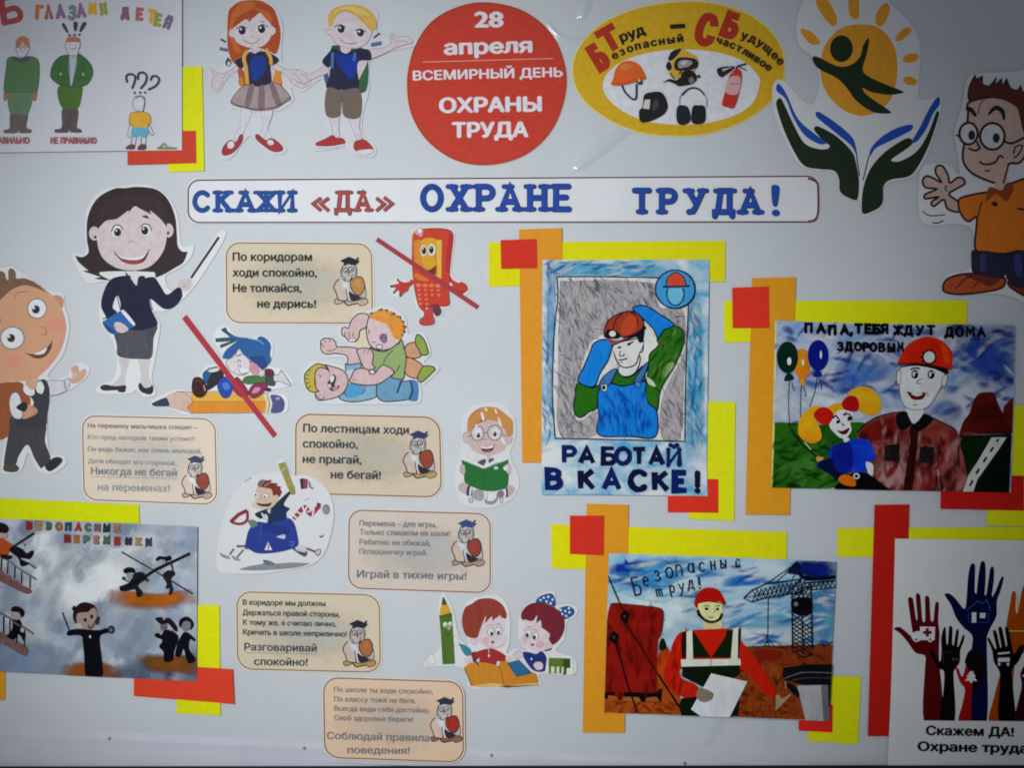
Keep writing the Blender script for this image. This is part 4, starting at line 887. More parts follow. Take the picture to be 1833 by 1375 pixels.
card('cream owl card about stairs, between the fighting boys and the jumping rider', (510, 720, 6.11), [(120, 130), (1690, 168), (1712, 1040), (118, 998)], 165, WH['c'], (220, 208, 188), (210, 212, 200), (108, 72, 66),
     [('По лестницам ходи', 202, 326, 88, 1150, 1.1), ('спокойно,', 198, 496, 88, 595, .8), ('не прыгай,', 198, 664, 88, 636, 1), ('не бегай!', 505, 834, 88, 540, 1)], (50, 64, 78), (1295, 310, .98, (150, 70, 52), (50, 60, 100), (190, 160, 110)))
card('cream owl card about quiet games with large last line, right of the rider', (610, 900, 6.3207), [(95, 85), (1690, 128), (1692, 1022), (88, 968)], 150, WH['c'], (220, 210, 200), (206, 212, 212), (110, 78, 78),
     [('Перемена – для игры,', 212, 262, 62, 868, 1.1, (104, 114, 124), .022), ('Только слишком не шали!', 214, 362, 62, 1020, 1.1, (110, 120, 130), .022), ('Ребятню не обижай,', 212, 474, 62, 800, 1.2, (116, 128, 140), .022), ('Потихонечку играй.', 210, 582, 62, 765, 1.2, (122, 132, 142), .022),
      ('Играй в тихие игры!', 185, 846, 84, 1232, 1.3, (104, 124, 142), .026)], (90, 100, 110), (1255, 190, 1.0, (146, 64, 50), (58, 74, 130), (180, 150, 130)))
card('cream owl card about speaking calmly, with orange yellow lower edge', (410, 1050, 6.3207), [(88, 62), (1700, 100), (1712, 975), (98, 935)], 165, WH['c'], (222, 212, 190), (208, 214, 212), (128, 96, 90),
     [('В коридоре мы должны', 158, 208, 60, 930, 1.0, (60, 70, 76)), ('Держаться правой стороны,', 155, 324, 60, 1095, 1.2, (62, 72, 80)), ('К тому же, я считаю лично,', 160, 434, 60, 1050, 1.2, (62, 72, 80)), ('Кричать в школе неприлично!', 160, 544, 60, 1168, 1.3, (64, 72, 80)),
      ('Разговаривай', 176, 724, 84, 812, 1.1, (58, 70, 84), .028, 1), ('спокойно!', 285, 890, 84, 600, .8, (54, 66, 80), .028)], (90, 100, 110), (1290, 380, 1.0, (172, 110, 62), (28, 32, 46), (190, 150, 90)))
card('peach owl card about behaviour rules, lowest card on the bottom rail', (570, 1200, 6.5464), [(65, 85), (1690, 135), (1700, 1075), (78, 1018)], 170, (208, 214, 222), (222, 200, 182), (206, 204, 196), (108, 56, 54),
     [('По школе ты ходи спокойно,', 186, 248, 58, 1155, 1.4, (110, 112, 118), .022), ('По классу тоже не беги,', 188, 360, 58, 950, 1.4, (116, 118, 124), .022), ('Всегда веди себя достойно,', 190, 470, 58, 1108, 1.4, (120, 118, 120), .022), ('Своё здоровье береги!', 190, 580, 58, 920, 1.3, (120, 120, 124), .022),
      ('Соблюдай правила', 105, 800, 84, 1195, 1.4, (110, 118, 134), .022), ('поведения!', 345, 968, 84, 720, .8, (112, 116, 128), .022)], (90, 100, 110), (1315, 310, 1.0, (160, 42, 34), (40, 46, 66), (150, 96, 70)), lift=6.0, tint=(1.0, .96, .92))

# ---- red telephone figure
A = Art('paper_cutout', 'cutout of a smiling red telephone figure with a yellow screen face', 'cutout', (660, 400, 7.238), 2.2, WH['c'])
A.part('backing').sheet((220, 226, 230), "540,120 600,60 700,40 950,45 1090,80 1120,180 1075,600 1160,740 1260,760 1320,850 1240,940 1060,880 1050,1080 960,1120 950,1200 860,1210 860,1300 800,1340 680,1335 640,1290 690,1180 600,1050 570,800 460,900 400,960 300,920 260,820 350,700 540,740 560,560 530,300", .5)
TR, TD = (190, 62, 50), (140, 44, 50)
A.part('arm').f(TR, "560,720 520,755 440,760 380,720 372,745 390,775 310,795 275,810 290,830 350,835 315,890 325,908 390,870 395,940 420,945 460,900 510,870 530,820 580,780").f((96, 66, 80), "275,808 310,796 318,826 285,830").f((96, 66, 80), "312,890 335,878 345,900 322,910").f((96, 66, 80), "368,712 385,718 385,745 368,740").f((96, 66, 80), "395,925 425,915 425,945 400,948")
A.part('arm').f(TR, "1040,660 1090,730 1170,770 1200,755 1260,785 1290,850 1240,900 1180,930 1080,900 1020,830").e((236, 214, 206), 1060, 785, 32, 16, 40).l(TD, 10, "1170,900 1240,880 1280,850")
A.part('body').fo((204, 64, 40), (130, 44, 52), 8, "570,160 620,90 700,70 900,62 1050,85 1095,150 1090,260 1070,420 1050,640 1040,900 1045,1050 960,1075 860,1060 800,1150 720,1140 650,1070 600,880 575,680 560,400")
A.f((176, 56, 72), "1050,120 1095,160 1085,300 1060,500 1045,640 1000,600 1010,350 1040,200", 'crayon', (186, 56, 54)).f((210, 110, 40), "560,160 590,140 585,300 575,450 560,380")
A.part('screen').f((214, 142, 48), "590,225* 620,212 948,212* 940,720* 590,560*").f((220, 178, 48), "690,215 880,214 840,440 870,560 760,590 690,480", 'crayon', (216, 160, 48)).F((226, 190, 70), "880,215 948,212 940,715 890,690")
for x, y, rx, ry, u in ((712, 350, 40, 70, 715), (815, 340, 52, 76, 810)): A.e((226, 228, 220), x, y, rx, ry).e((56, 78, 76), u, y, 30, 50).e((26, 28, 30), u + 6, y + 2, 22, 42).e((230, 230, 226), u - 8, y - 25, 8, 12)
A.f((222, 166, 50), "700,450 760,440 790,500 720,510").f((120, 40, 36), "740,610* 800,595 875,540* 870,640 850,665 780,640").f((226, 140, 50), "600,645 660,660 780,740 690,740 600,700", 'crayon', (212, 110, 50))
A.part('keypad')
for r_ in range(5):
    for c_ in range(4 if r_ < 3 else 2):
        A.e((236, 142, 110), 645 + c_ * 88 + r_ * 6 - c_ * 4, 800 + r_ * 60 + c_ * 2, 22 if r_ else 34, 16 if r_ else 24, kind='crayon', c2=(226, 120, 84))
A.part('foot').f((122, 48, 66), "800,1060 900,1050 940,1120 935,1170 900,1200 860,1190 830,1130").f((92, 52, 76), "850,1140 930,1120 935,1170 900,1198 865,1190")
A.part('foot').fo((192, 70, 64), (130, 44, 52), 8, "720,1080 830,1090 830,1180 850,1260 840,1300 780,1320 700,1318 660,1290 668,1240 720,1195").e((236, 180, 180), 752, 1100, 16, 14)
A.part('clear_tape').f((206, 196, 214), "590,110 650,60 705,70 690,170 630,150", 'crayon', (190, 120, 130)).f((236, 236, 240), "630,90 665,66 690,90 660,130")  # white patch is the tape's highlight, painted as colour
A.done()
def bar_strip(label, fr, t, white, c, c2):
    A = Art('strike_bar', label, 'paper strip', fr, 4.6, white, 'red paper bars crossing out cutouts')
    A.part('strip').sheet(c, t, .5, 'crayon', True, c2); return A.done()
bar_strip('red paper bar laid slanting across the telephone figure', (660, 400, 7.238), "88,228 122,180 1430,1062 1395,1112", WH['c'], (172, 62, 66), (164, 70, 84))
bar_strip('long red paper bar laid slanting across the pencil with two children', (260, 550, 5.7296), "380,118 424,78 1350,1302 1310,1338", WH['l'], (174, 54, 60), (164, 56, 72))

# ---- pencil with two children
A = Art('paper_cutout', 'cutout of two blue haired children lying on a big yellow pencil', 'cutout', (260, 550, 5.7296), 2.4, WH['l'])
A.part('backing').sheet((212, 218, 226), "40,990 220,880 330,845 480,860 460,780 560,690 640,600 800,560 760,430 700,330 760,200 850,200 940,290 1100,310 1200,290 1300,360 1310,480 1280,600 1420,640 1520,770 1490,810 1300,850 1260,890 1430,900 1470,1000 1420,1090 1100,1080 480,1110 250,1040", .5)
PL = (92, 78, 66)
A.part('pencil').fo((206, 186, 174), PL, 6, "200,930* 330,865* 480,870* 1240,880 1235,1080* 480,1092* 220,1015*").F((214, 172, 70), "480,868 1220,890 1240,970 460,968", 'crayon', (206, 162, 74)).F((212, 146, 46), "460,968 1240,965 1230,1072 480,1090 430,1030", 'crayon', (204, 124, 50))
A.f((206, 190, 180), "205,930 330,868 480,960 430,1030 480,1090 230,1015", 'crayon', (190, 160, 146)).l(PL, 5, "330,868 400,880 490,960 432,1030 480,1090").l((150, 96, 50), 4, "470,968 1230,966")
A.f((46, 54, 84), "62,988* 205,928 240,970 240,1015 95,1015").f((206, 200, 170), "1210,905 1280,910 1300,990 1285,1080 1230,1085 1255,990").l((86, 120, 110), 9, "1250,910 1275,990 1255,1082").l((216, 218, 210), 9, "1270,910 1295,990 1275,1082").f((78, 80, 128), "1285,905 1370,905 1420,950 1430,1010 1400,1075 1290,1082 1305,990").e((150, 156, 190), 1360, 938, 24, 14)
A.part('child_figure', None, 'child in blue with dark boots').fo((30, 90, 150), (46, 40, 54), 5, "590,690 640,640 700,660 700,760 620,780").fo((40, 34, 44), (46, 40, 54), 5, "640,760 700,660 790,640 800,720 740,790 640,850").fo((30, 70, 170), (46, 40, 54), 5, "740,800 800,720 860,720 900,820 860,920 790,920")
A.fo((48, 32, 36), (46, 40, 54), 5, "478,800 500,730 560,720 610,770 640,850 600,915 540,925 490,880", 'crayon', (76, 36, 40)).l((190, 190, 200), 8, "600,800 615,860").fo((206, 210, 216), (46, 40, 54), 5, "640,650 740,620 760,650 680,670").l((60, 60, 70), 9, "640,630 740,610")
A.l((46, 40, 54), 5, "700,700 740,690 760,720").l((46, 40, 54), 5, "800,760 860,800").f((70, 120, 210), "790,790 840,770 870,830 820,850").l((110, 70, 70), 7, "510,770 540,750 575,770")
A.part('child_figure', None, 'child in red and green').fo((124, 44, 84), (46, 40, 54), 5, "1060,880 1100,800 1180,770 1260,790 1200,890 1110,935").fo((206, 130, 150), (46, 40, 54), 5, "1090,880 1130,820 1190,830 1150,880").fo((62, 110, 70), (46, 40, 54), 5, "1000,760 1040,710 1180,700 1240,720 1250,770 1180,770 1060,790", 'crayon', (76, 124, 70)).fo((64, 70, 70), (46, 40, 54), 5, "1240,690 1320,700 1330,800 1250,790").fo((96, 34, 60), (46, 40, 54), 5, "1230,640 1300,640 1320,690 1240,710").fo((140, 40, 70), (46, 40, 54), 5, "930,720 990,760 1060,880 1000,930 900,840")
A.fo((196, 200, 206), (60, 56, 64), 6, "1320,700 1370,690 1395,645 1420,680 1495,790 1470,800 1380,760 1325,760").e((60, 44, 56), 1260, 845, 34, 20)
A.part('face').fo((206, 200, 208), (60, 56, 66), 6, "830,560 860,530 920,500 960,430 1030,500 1075,560 1060,660 980,700 900,670 850,620").f((190, 140, 150), "1075,570 1150,540 1165,640 1130,700 1080,660").fo((206, 190, 196), (70, 56, 66), 5, "1165,660 1210,640 1230,670 1210,710 1170,705")
A.l((50, 46, 54), 9, "935,500 990,485").l((50, 46, 54), 7, "945,560 965,540 985,560").l((50, 46, 54), 6, "950,610 975,600 985,620").l((120, 40, 50), 12, "1070,560 1120,550").f((226, 228, 232), "970,640 1060,630 1055,670 985,680").l((50, 46, 54), 6, "965,635 985,682 1055,670")
A.part('hair').f((38, 88, 150), "795,520 830,440 900,380 940,340 870,310 830,270 775,230* 825,205* 850,250 940,300 1060,315 1150,330 1155,310 1200,300 1260,340 1290,400 1280,480 1290,540 1250,610 1200,640 1160,600 1150,540 1060,520 1000,480 970,420* 920,480 870,530*").f((44, 78, 96), "720,320* 870,310 940,340 725,358*").f((44, 78, 96), "770,385* 900,345 930,350 770,420*").f((44, 76, 92), "775,230* 825,205* 850,250 900,290 840,280").l((120, 170, 210), 9, "1060,320 1160,340 1220,380").f((30, 66, 128), "1060,520 1150,500 1230,520 1250,600 1200,635 1160,600")
A.done()

# ---- two fighting boys
A = Art('paper_cutout', 'cutout of two boys fighting, one orange haired in green on top', 'cutout', (530, 540, 6.789), 3.2, WH['c'])
A.part('backing').sheet((220, 227, 232), "880,110 1020,50 1180,70 1330,200 1370,400 1450,370 1560,390 1640,620 1560,740 1720,760 1740,830 1560,1000 1500,960 1530,1120 1480,1240 1100,1250 700,1250 300,1235 200,1120 80,1000 70,900 150,760 280,720 420,740 590,780 600,680 380,670 260,560 290,440 420,420 540,520 640,500 520,420 530,300 640,280 720,130", .5)
FL = (50, 40, 46)
def fo(c, t, kind='ink', c2=None): A.fo(c, FL, 13, t, kind, c2)
A.part('lower_boy'); FS = (216, 188, 190)
fo((206, 206, 160), "770,400 860,380 870,560 780,580"); A.f((222, 214, 186), "700,400 870,300 960,560 760,570")
fo(FS, "300,490 330,450 370,445 430,450 480,490 500,545 620,550 740,570 790,640 790,770 640,770 620,660 480,630 380,640 310,600"); A.l(FL, 8, "345,460 360,500").l(FL, 8, "400,450 415,490").l(FL, 8, "300,500 350,560").l(FL, 8, "370,600 450,590 510,550")
fo((134, 178, 206), "600,760 640,770 780,750 790,800 740,830 620,980 640,1000 1000,1000 985,1150 760,1215 600,1210 520,1160 590,1100 620,1000")
A.f((70, 156, 214), "620,1000 760,1010 820,1020 800,1130 640,1170 590,1100", 'crayon', (96, 168, 214)).l(FL, 9, "840,1010 830,1090 790,1130").l(FL, 9, "600,1060 590,1110 620,1160").f((196, 206, 214), "600,860 700,830 660,960 630,980")
fo((212, 186, 188), "230,900 240,830 330,770 440,790 560,830 620,900 630,1000 580,1100 500,1160 380,1190 280,1200 235,1150 240,1060"); A.part('hair', 'lower_boy')
fo((206, 190, 84), "390,830* 350,780 270,755 210,780 150,830 110,880 105,950 115,1000 140,1060 200,1100 280,1090* 240,1040 230,940 240,850 300,800", 'crayon', (190, 176, 60))
for t in ("150,830 180,850", "110,880 160,900", "100,940 150,940", "115,1000 165,980", "140,1060 180,1020"): A.l(FL, 9, t)
A.part('face', 'lower_boy').l(FL, 10, "270,890 300,905 290,925").l(FL, 10, "370,780 400,830 395,860").f((64, 50, 60), "380,1000 430,920 460,880 490,930 470,1020 520,1020 530,1040 480,1080 420,1080").f((226, 228, 230), "415,940 450,895 465,940 430,985").f((206, 208, 214), "385,1010 420,1000 425,1050 395,1040").f((196, 140, 150), "440,1060 480,1025 515,1030 480,1078").l(FL, 9, "240,1130 300,1190 350,1160")
A.part('upper_boy'); fo((206, 158, 122), "1330,540 1450,500 1520,650 1430,690 1340,660"); fo((210, 160, 122), "1345,680 1540,780 1470,930 1330,870"); fo((140, 170, 72), "1460,420 1490,400 1560,470 1605,600 1600,640 1530,650 1490,580 1450,500"); fo((146, 170, 70), "1545,790 1660,790 1690,820 1660,860 1530,975 1475,930")
fo((108, 160, 196), "990,1000 1160,900 1290,940 1300,970 1450,965 1480,1100 1460,1200 1380,1190 1200,1210 1060,1210 985,1150 980,1050"); A.f((70, 130, 190), "1385,970 1470,970 1490,1100 1460,1200 1380,1200 1410,1080").l((36, 50, 90), 22, "1390,970 1412,1080 1375,1190").l((40, 44, 70), 22, "1280,960 1230,1110")
fo((146, 176, 122), "900,560 960,590 1100,600 1270,470 1310,560 1340,680 1320,850 1300,940 1160,920 1200,850 1060,800 960,850 930,760 900,650", 'crayon', (152, 182, 112))
A.l(FL, 10, "1180,590 1110,660 1060,750").l(FL, 12, "1260,770 1225,850")
fo(FS, "740,590 800,565 870,570 920,590 940,660 930,760 960,810 860,830 800,760 770,680"); A.l(FL, 8, "820,620 840,580").l(FL, 8, "870,620 890,585")
fo(FS, "1060,770 1190,850 1130,920 1000,1000 830,1015 660,980 680,900 720,830 800,810 880,830 900,880 960,870"); A.l(FL, 7, "680,940 720,960")
fo(FS, "640,320 680,220 760,150 860,150 890,210 850,310 780,350 760,440 720,480 650,480 600,430 560,400 560,330 600,310"); A.l(FL, 9, "590,370 600,420").l(FL, 9, "645,370 650,440").l(FL, 9, "700,370 690,430").fo((228, 230, 232), FL, 6, "650,455 720,450 720,478 655,485")
A.part('face', 'upper_boy'); fo((218, 196, 202), "890,200 860,300 860,400 890,510 950,570 1050,590 1150,570 1220,520 1260,480 1280,380 1150,230 1000,200")
A.l(FL, 11, "880,340 895,370 885,395").fo((140, 112, 150), FL, 9, "1020,430 1050,395 1100,410 1100,480 1070,500 1035,470").l((70, 50, 70), 8, "1030,440 1060,430 1090,450").l(FL, 9, "920,480 950,495 970,490").fo((226, 226, 226), FL, 9, "975,560 990,530 1040,525 1050,560 1010,575").l(FL, 9, "1210,520 1250,510 1265,470")
A.part('hair', 'upper_boy').f((226, 150, 56), "890,190* 905,150 940,130 1020,95 1100,100 1180,130 1270,200 1310,260 1325,330 1290,420 1260,460 1200,450 1150,360 1110,280 1000,240")
for t in ("890,150 930,135 925,150", "1000,105 1045,90 1035,110", "1080,105 1110,100 1100,125", "1150,160 1200,150 1180,130", "1220,190 1265,180 1270,215", "1280,240 1310,240 1300,270", "1290,300 1335,300 1310,330", "1290,350 1325,360 1300,385", "1280,400 1300,415"): A.l(FL, 13, t)
A.l((240, 180, 80), 12, "940,180 1020,150 1120,190")
A.done()

# ---- reading boy
A = Art('paper_cutout', 'cutout of a ginger boy in glasses sitting with an open green book', 'cutout', (800, 710, 6.5467), 2.4, WH['c'])
A.part('backing').sheet((224, 230, 234), "170,300 250,150 400,80 560,65 700,120 790,250 810,420 780,560 745,660 770,780 830,900 850,1010 820,1120 740,1220 560,1300 350,1310 160,1240 110,1100 100,900 140,700 170,560", .5)
GL = (110, 100, 110); FC = (204, 188, 190)
A.part('legs').f((196, 180, 184), "135,1060 160,1020 220,1010 280,1060 250,1150 180,1130 140,1100").f((196, 180, 184), "690,1060 740,1035 795,1070 790,1120 740,1170 690,1180")
A.part('sock').f((44, 50, 78), "240,1060 275,1050 262,1160 230,1150").f((222, 226, 230), "275,1060 340,1070 300,1170 262,1160").l((70, 76, 90), 12, "300,1080 280,1165")
A.part('sock').f((44, 50, 78), "680,1060 712,1090 715,1170 690,1180").f((222, 226, 230), "620,1080 680,1060 690,1170 600,1180").f((140, 120, 126), "600,1110 650,1100 670,1150 640,1190 590,1170")
A.part('shoe').f((150, 152, 158), "300,1120 380,1080 425,1110 435,1180 400,1225 330,1210 290,1170", 'crayon', (176, 180, 184)).fo((206, 210, 212), GL, 6, "262,1190 300,1200 300,1240 262,1240")
A.part('shoe').f((150, 152, 156), "470,1120 520,1105 600,1160 600,1200 560,1255 480,1265 442,1225").f((228, 232, 232), "450,1130 500,1110 565,1130 575,1190 520,1225 460,1210").l((150, 152, 160), 7, "480,1120 470,1215").fo((206, 210, 212), GL, 6, "620,1190 655,1195 650,1245 625,1240")
A.part('shirt').f((220, 224, 228), "200,700 330,690 480,700 650,690 740,760 720,900 200,900").f((90, 84, 90), "360,770 440,730 460,760 430,810 400,800").f((90, 84, 90), "490,740 540,720 550,740 500,780").f(FC, "450,660 480,745 520,690")
A.part('book').f((44, 120, 62), "165,715* 430,835 720,730* 715,1040 600,1100 480,1110 350,1080 215,1010 200,900 180,800", 'crayon', (36, 108, 50)).F((226, 232, 232), "165,720 200,710 430,815 640,705 720,715 715,735 430,842 165,742").F((180, 190, 190), "175,735 430,838 715,735 715,742 430,850 175,745").l((32, 92, 44), 8, "432,840 440,1100").e((206, 232, 220), 575, 838, 26, 16).l((60, 140, 100), 10, "520,810 600,780 660,790")
A.part('hand').fo((196, 176, 176), GL, 4, "165,810 205,800 215,890 190,910 155,880")
A.part('hand').fo((206, 190, 190), GL, 4, "690,800 730,790 748,860 735,910 705,895 680,840")
A.part('face').fo(FC, GL, 4, "240,420 195,440 190,500 215,540 250,530").fo(FC, GL, 4, "690,480 750,470 765,500 740,550 700,550")
A.f((206, 186, 184), "250,330 240,480 260,570 320,640 400,675 480,685 580,672 660,630 700,560 720,460 660,300 450,240")
for x, y, rx, ry, ux, uy in ((358, 430, 75, 88, 368, 456), (560, 425, 82, 88, 562, 440)): A.e((214, 204, 206), x, y, rx, ry, lc=(104, 92, 100), w=10).e((224, 228, 232), x + 5, y + 5, 42, 56).e((52, 62, 82), ux, uy, 22, 30).e((24, 24, 30), ux, uy + 4, 14, 20).e((232, 236, 240), ux - 8, uy - 12, 7)
A.l((104, 92, 100), 9, "432,440 460,420 480,430").l((104, 92, 100), 8, "285,460 245,470").l((104, 92, 100), 8, "640,440 690,470")
A.l((170, 140, 140), 6, "420,490 440,505 460,495")
A.f((96, 50, 46), "385,580* 470,585 560,560* 535,630 480,655 420,640").f((230, 234, 236), "390,582* 470,588 552,566* 530,602 460,612 400,602").f((160, 90, 86), "430,640 480,628 520,634 480,652")
A.part('hair').f((196, 138, 74), "250,430* 240,350 250,260 310,180 400,130 500,120 600,140 690,210 760,270 775,340 770,450* 700,470* 690,400 640,350 590,290 440,270 370,300 320,340 290,370", 'crayon', (206, 152, 84)).f((170, 106, 54), "330,330* 370,290 420,270 470,280 400,300").l((120, 84, 60), 5, "260,260 330,180 400,135")
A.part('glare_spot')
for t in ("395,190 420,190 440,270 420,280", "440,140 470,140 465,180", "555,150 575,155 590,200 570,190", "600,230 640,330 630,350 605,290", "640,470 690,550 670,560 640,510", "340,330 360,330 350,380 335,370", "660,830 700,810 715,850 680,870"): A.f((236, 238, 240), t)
A.done()

# ---- boy riding a blue satchel
A = Art('paper_cutout', 'round cutout of a red haired boy riding a blue satchel with legs', 'cutout', (380, 820, 6.3957), 3.4, WH['c'])
A.part('backing').sheet((224, 230, 234), "420,230 640,170 780,150 740,60 830,30 900,190 1080,200 1250,290 1360,450 1395,650 1360,880 1280,1100 1150,1220 900,1280 500,1330 150,1320 60,1270 50,1120 90,850 180,550 280,350", .5)
A.part('printed_shadow').f((134, 144, 150), "300,1280* 420,1240 580,1210 580,1165* 680,1190 720,1210 900,1198 1130,1205* 1000,1250 720,1280 480,1290").f((100, 116, 140), "580,1165* 650,1175 720,1215 640,1230 600,1215")
A.part('satchel_leg').l((90, 96, 104), 26, "380,1010 280,1012").l((80, 86, 92), 20, "250,1040 200,1110").f((150, 144, 152), "80,1075* 120,1100 190,1130 205,1160 110,1130")
A.part('satchel_leg').l((130, 136, 142), 30, "470,1020 370,1035").l((90, 98, 104), 20, "360,1050 285,1140").f((140, 150, 156), "220,1120 280,1140 330,1175 260,1170")
A.part('satchel_leg').f((92, 98, 106), "910,1030 950,1070 1050,1130 1085,1110 1080,1060 960,1030").f((200, 204, 210), "960,1030 1070,1050 1060,1080 970,1060").l((60, 60, 70), 14, "990,1080 1080,1115")
A.part('satchel_leg').l((206, 200, 206), 34, "980,1010 1080,1030").l((120, 70, 80), 24, "1080,1035 1180,1075").fo((196, 200, 204), (90, 96, 104), 10, "1180,1070 1235,1045 1235,1100 1200,1115")
A.part('tail').l((150, 52, 74), 52, "935,700 990,630 1060,565 1120,640 1160,620 1230,545")
for t in ("930,655 985,705", "965,610 1030,655", "1030,545 1060,620", "1085,555 1062,620", "1090,620 1140,600", "1150,660 1165,580"): A.l((222, 220, 226), 20, t, True)
A.l((60, 50, 62), 26, "1200,520 1245,540").e((120, 134, 138), 1305, 590, 44, 62, kind='crayon', c2=(160, 170, 174)).l((80, 92, 96), 6, "1270,560 1320,550 1340,600 1300,630")
A.part('satchel').f((36, 56, 142), "410,850 450,780 520,730 640,740 760,690 880,690 940,750 970,850 990,980 960,1020 850,1060 680,1090 520,1092 430,1050 380,1020 390,930", 'crayon', (46, 70, 156))
A.f((30, 48, 116), "560,780 700,760 860,800 900,820 840,880 640,850", 'crayon', (40, 60, 140)).l((80, 96, 170), 8, "560,760 555,900").f((190, 204, 226), "740,900 800,880 835,880 830,925 770,915").F((222, 224, 230), "600,1055 640,962 690,1055").l((60, 50, 60), 12, "645,990 645,1050").l((120, 140, 190), 7, "880,960 930,965 925,1000 885,1000").f((104, 130, 110), "410,720 480,710 520,760 460,800")
A.part('boy_figure').f((30, 36, 62), "490,640 600,590 680,570 760,490 890,375 900,400 820,530 890,580 850,620 850,690 760,700 640,750 640,680 610,640 580,690 540,690").f((204, 210, 216), "560,630 600,650 640,720 600,710").f((196, 202, 206), "630,600 670,580 660,640")
A.f((30, 44, 66), "690,600 780,560 880,580 850,630 840,700 700,740 640,760", 'crayon', (34, 58, 110))
A.part('head', 'boy_figure').f((206, 184, 162), "520,330 490,400 480,450 500,490 450,510 470,560 560,582 680,570 750,480 750,400 680,340 580,320", 'crayon', (212, 196, 178)).f((206, 206, 190), "450,500 500,500 540,560 640,575 560,585 470,560")
A.f((70, 40, 40), "505,512* 570,525 640,522 685,505* 660,550 590,556 530,540").e((226, 226, 226), 505, 425, 24, 34).e((226, 226, 226), 612, 440, 34, 34, lc=(110, 96, 90), w=5).e((40, 40, 50), 500, 425, 12).e((40, 40, 50), 605, 446, 12).f((206, 178, 160), "540,440 560,430 570,470 535,475").f((206, 190, 180), "690,440 745,430 740,480 700,480")
A.f((132, 60, 50), "525,290 560,250 620,255 690,250* 670,280 755,290* 740,315 795,330* 780,350 800,390* 770,450* 740,420 700,430 680,360 600,340 530,325", 'crayon', (116, 50, 46)).f((110, 110, 112), "525,290 570,250 610,258 570,310 540,325").l((196, 170, 160), 9, "600,320 660,285")
A.part('ruler').F((146, 146, 72), "755,68 830,45 935,320 945,420 905,420 870,350", 'crayon', (164, 160, 96)).F((150, 148, 70), "880,330 940,320 955,405 900,420").l((206, 206, 160), 12, "800,150 835,110")
A.part('red_handle').l((140, 36, 66), 40, "210,735 300,650 400,600", True).l((140, 40, 62), 30, "400,600 405,690 370,740 300,755 225,735")
A.part('flying_cup').F((44, 34, 46), "1005,240 1045,232 1050,355 1018,355").F((140, 62, 88), "1040,232 1095,245 1090,345 1045,355").l((150, 156, 164), 14, "1105,260 1115,330").l((60, 66, 80), 12, "1115,280 1130,340 1160,345")
A.part('motion_line').l((110, 118, 130), 6, "370,270 450,225").l((150, 156, 164), 5, "1040,490 1110,462").l((80, 90, 100), 14, "1230,890 1250,905 1275,880")
A.done()

# ---- pencil figure, boy and girl with books
A = Art('paper_cutout', 'cutout of a green pencil figure, boy in red and girl with polka bow', 'cutout', (750, 1040, 6.11), 3.0, (210, 217, 224))
A.part('backing').sheet((222, 227, 232), "60,880 230,700 210,350 250,140 300,160 380,340 440,620 540,700 480,450 500,260 640,180 860,160 970,280 1000,480 990,680 960,800 1060,740 1180,770 1090,620 1110,350 1280,200 1350,130 1480,120 1500,260 1650,260 1740,310 1700,400 1620,450 1590,640 1500,770 1700,850 1690,1030 1330,1020 1340,1140 1200,1160 960,1180 800,1180 550,1165 470,950 70,940", .5)
A.part('pencil_figure').f((206, 210, 200), "150,800 230,700 245,720 180,800").fo((220, 224, 226), (130, 134, 140), 4, "70,880 100,830 150,800 165,850 175,900 120,920").fo((220, 224, 228), (130, 134, 140), 4, "370,610 420,620 440,690 400,710 375,660").F((84, 118, 50), "220,380 360,350 375,560 395,910 258,915 240,600", 'crayon', (72, 106, 42)).f((216, 162, 40), "220,375* 250,260 300,240 355,345* 320,390 270,370").f((40, 88, 64), "265,170* 305,250 250,262").F((62, 96, 36), "220,380 360,350 362,400 222,410")
A.e((226, 228, 222), 288, 480, 24, 28).e((226, 228, 222), 342, 474, 22, 26).e((30, 32, 30), 294, 490, 9).e((30, 32, 30), 346, 484, 9).e((150, 176, 130), 328, 520, 20, 18).l((36, 60, 30), 7, "280,565 310,605 345,575").l((50, 80, 30), 5, "262,620 300,900")
A.part('boy_figure').f((160, 38, 44), "580,800 650,770 740,745 830,750 960,830 960,900 860,880 840,920 700,920 620,900").f((150, 32, 40), "570,800 620,780 640,880 600,900").l((226, 214, 216), 7, "760,750 765,790").e((226, 214, 210), 765, 820, 10, 18).f((214, 200, 208), "490,850 540,830 585,840 570,900 510,900").f((214, 198, 206), "950,830 1020,830 1010,890 960,890").f((222, 222, 226), "640,860 660,850 650,900 620,880")
A.part('boy_head', 'boy_figure').fo((212, 200, 208), (150, 130, 142), 4, "560,650 600,630 640,660 620,700 580,690").f((214, 202, 210), "640,520 640,640 720,720 830,740 930,700 968,640 930,560 940,450 880,400 720,420").f((214, 168, 172), "690,640 730,615 770,640 750,690 700,690", 'crayon', (214, 184, 190)).f((150, 66, 48), "490,550 470,430 500,300 580,250 660,200 800,195 910,260 960,370 945,420* 900,400 880,415* 895,375 800,440* 795,390 720,470* 730,380 660,560* 640,620 590,625 530,610", 'crayon', (136, 52, 44))
for x, y, u in ((785, 560, 795), (870, 550, 870)): A.e((226, 228, 232), x, y, 34, 46, lc=(96, 80, 96), w=5).e((50, 46, 60), u, y + 18, 16, 22)
A.l((96, 70, 80), 5, "740,505 770,480 810,490").l((96, 70, 80), 5, "840,490 870,470 900,490").f((110, 50, 70), "790,660 825,665 805,690").l((170, 140, 150), 5, "720,715 830,738 930,700")
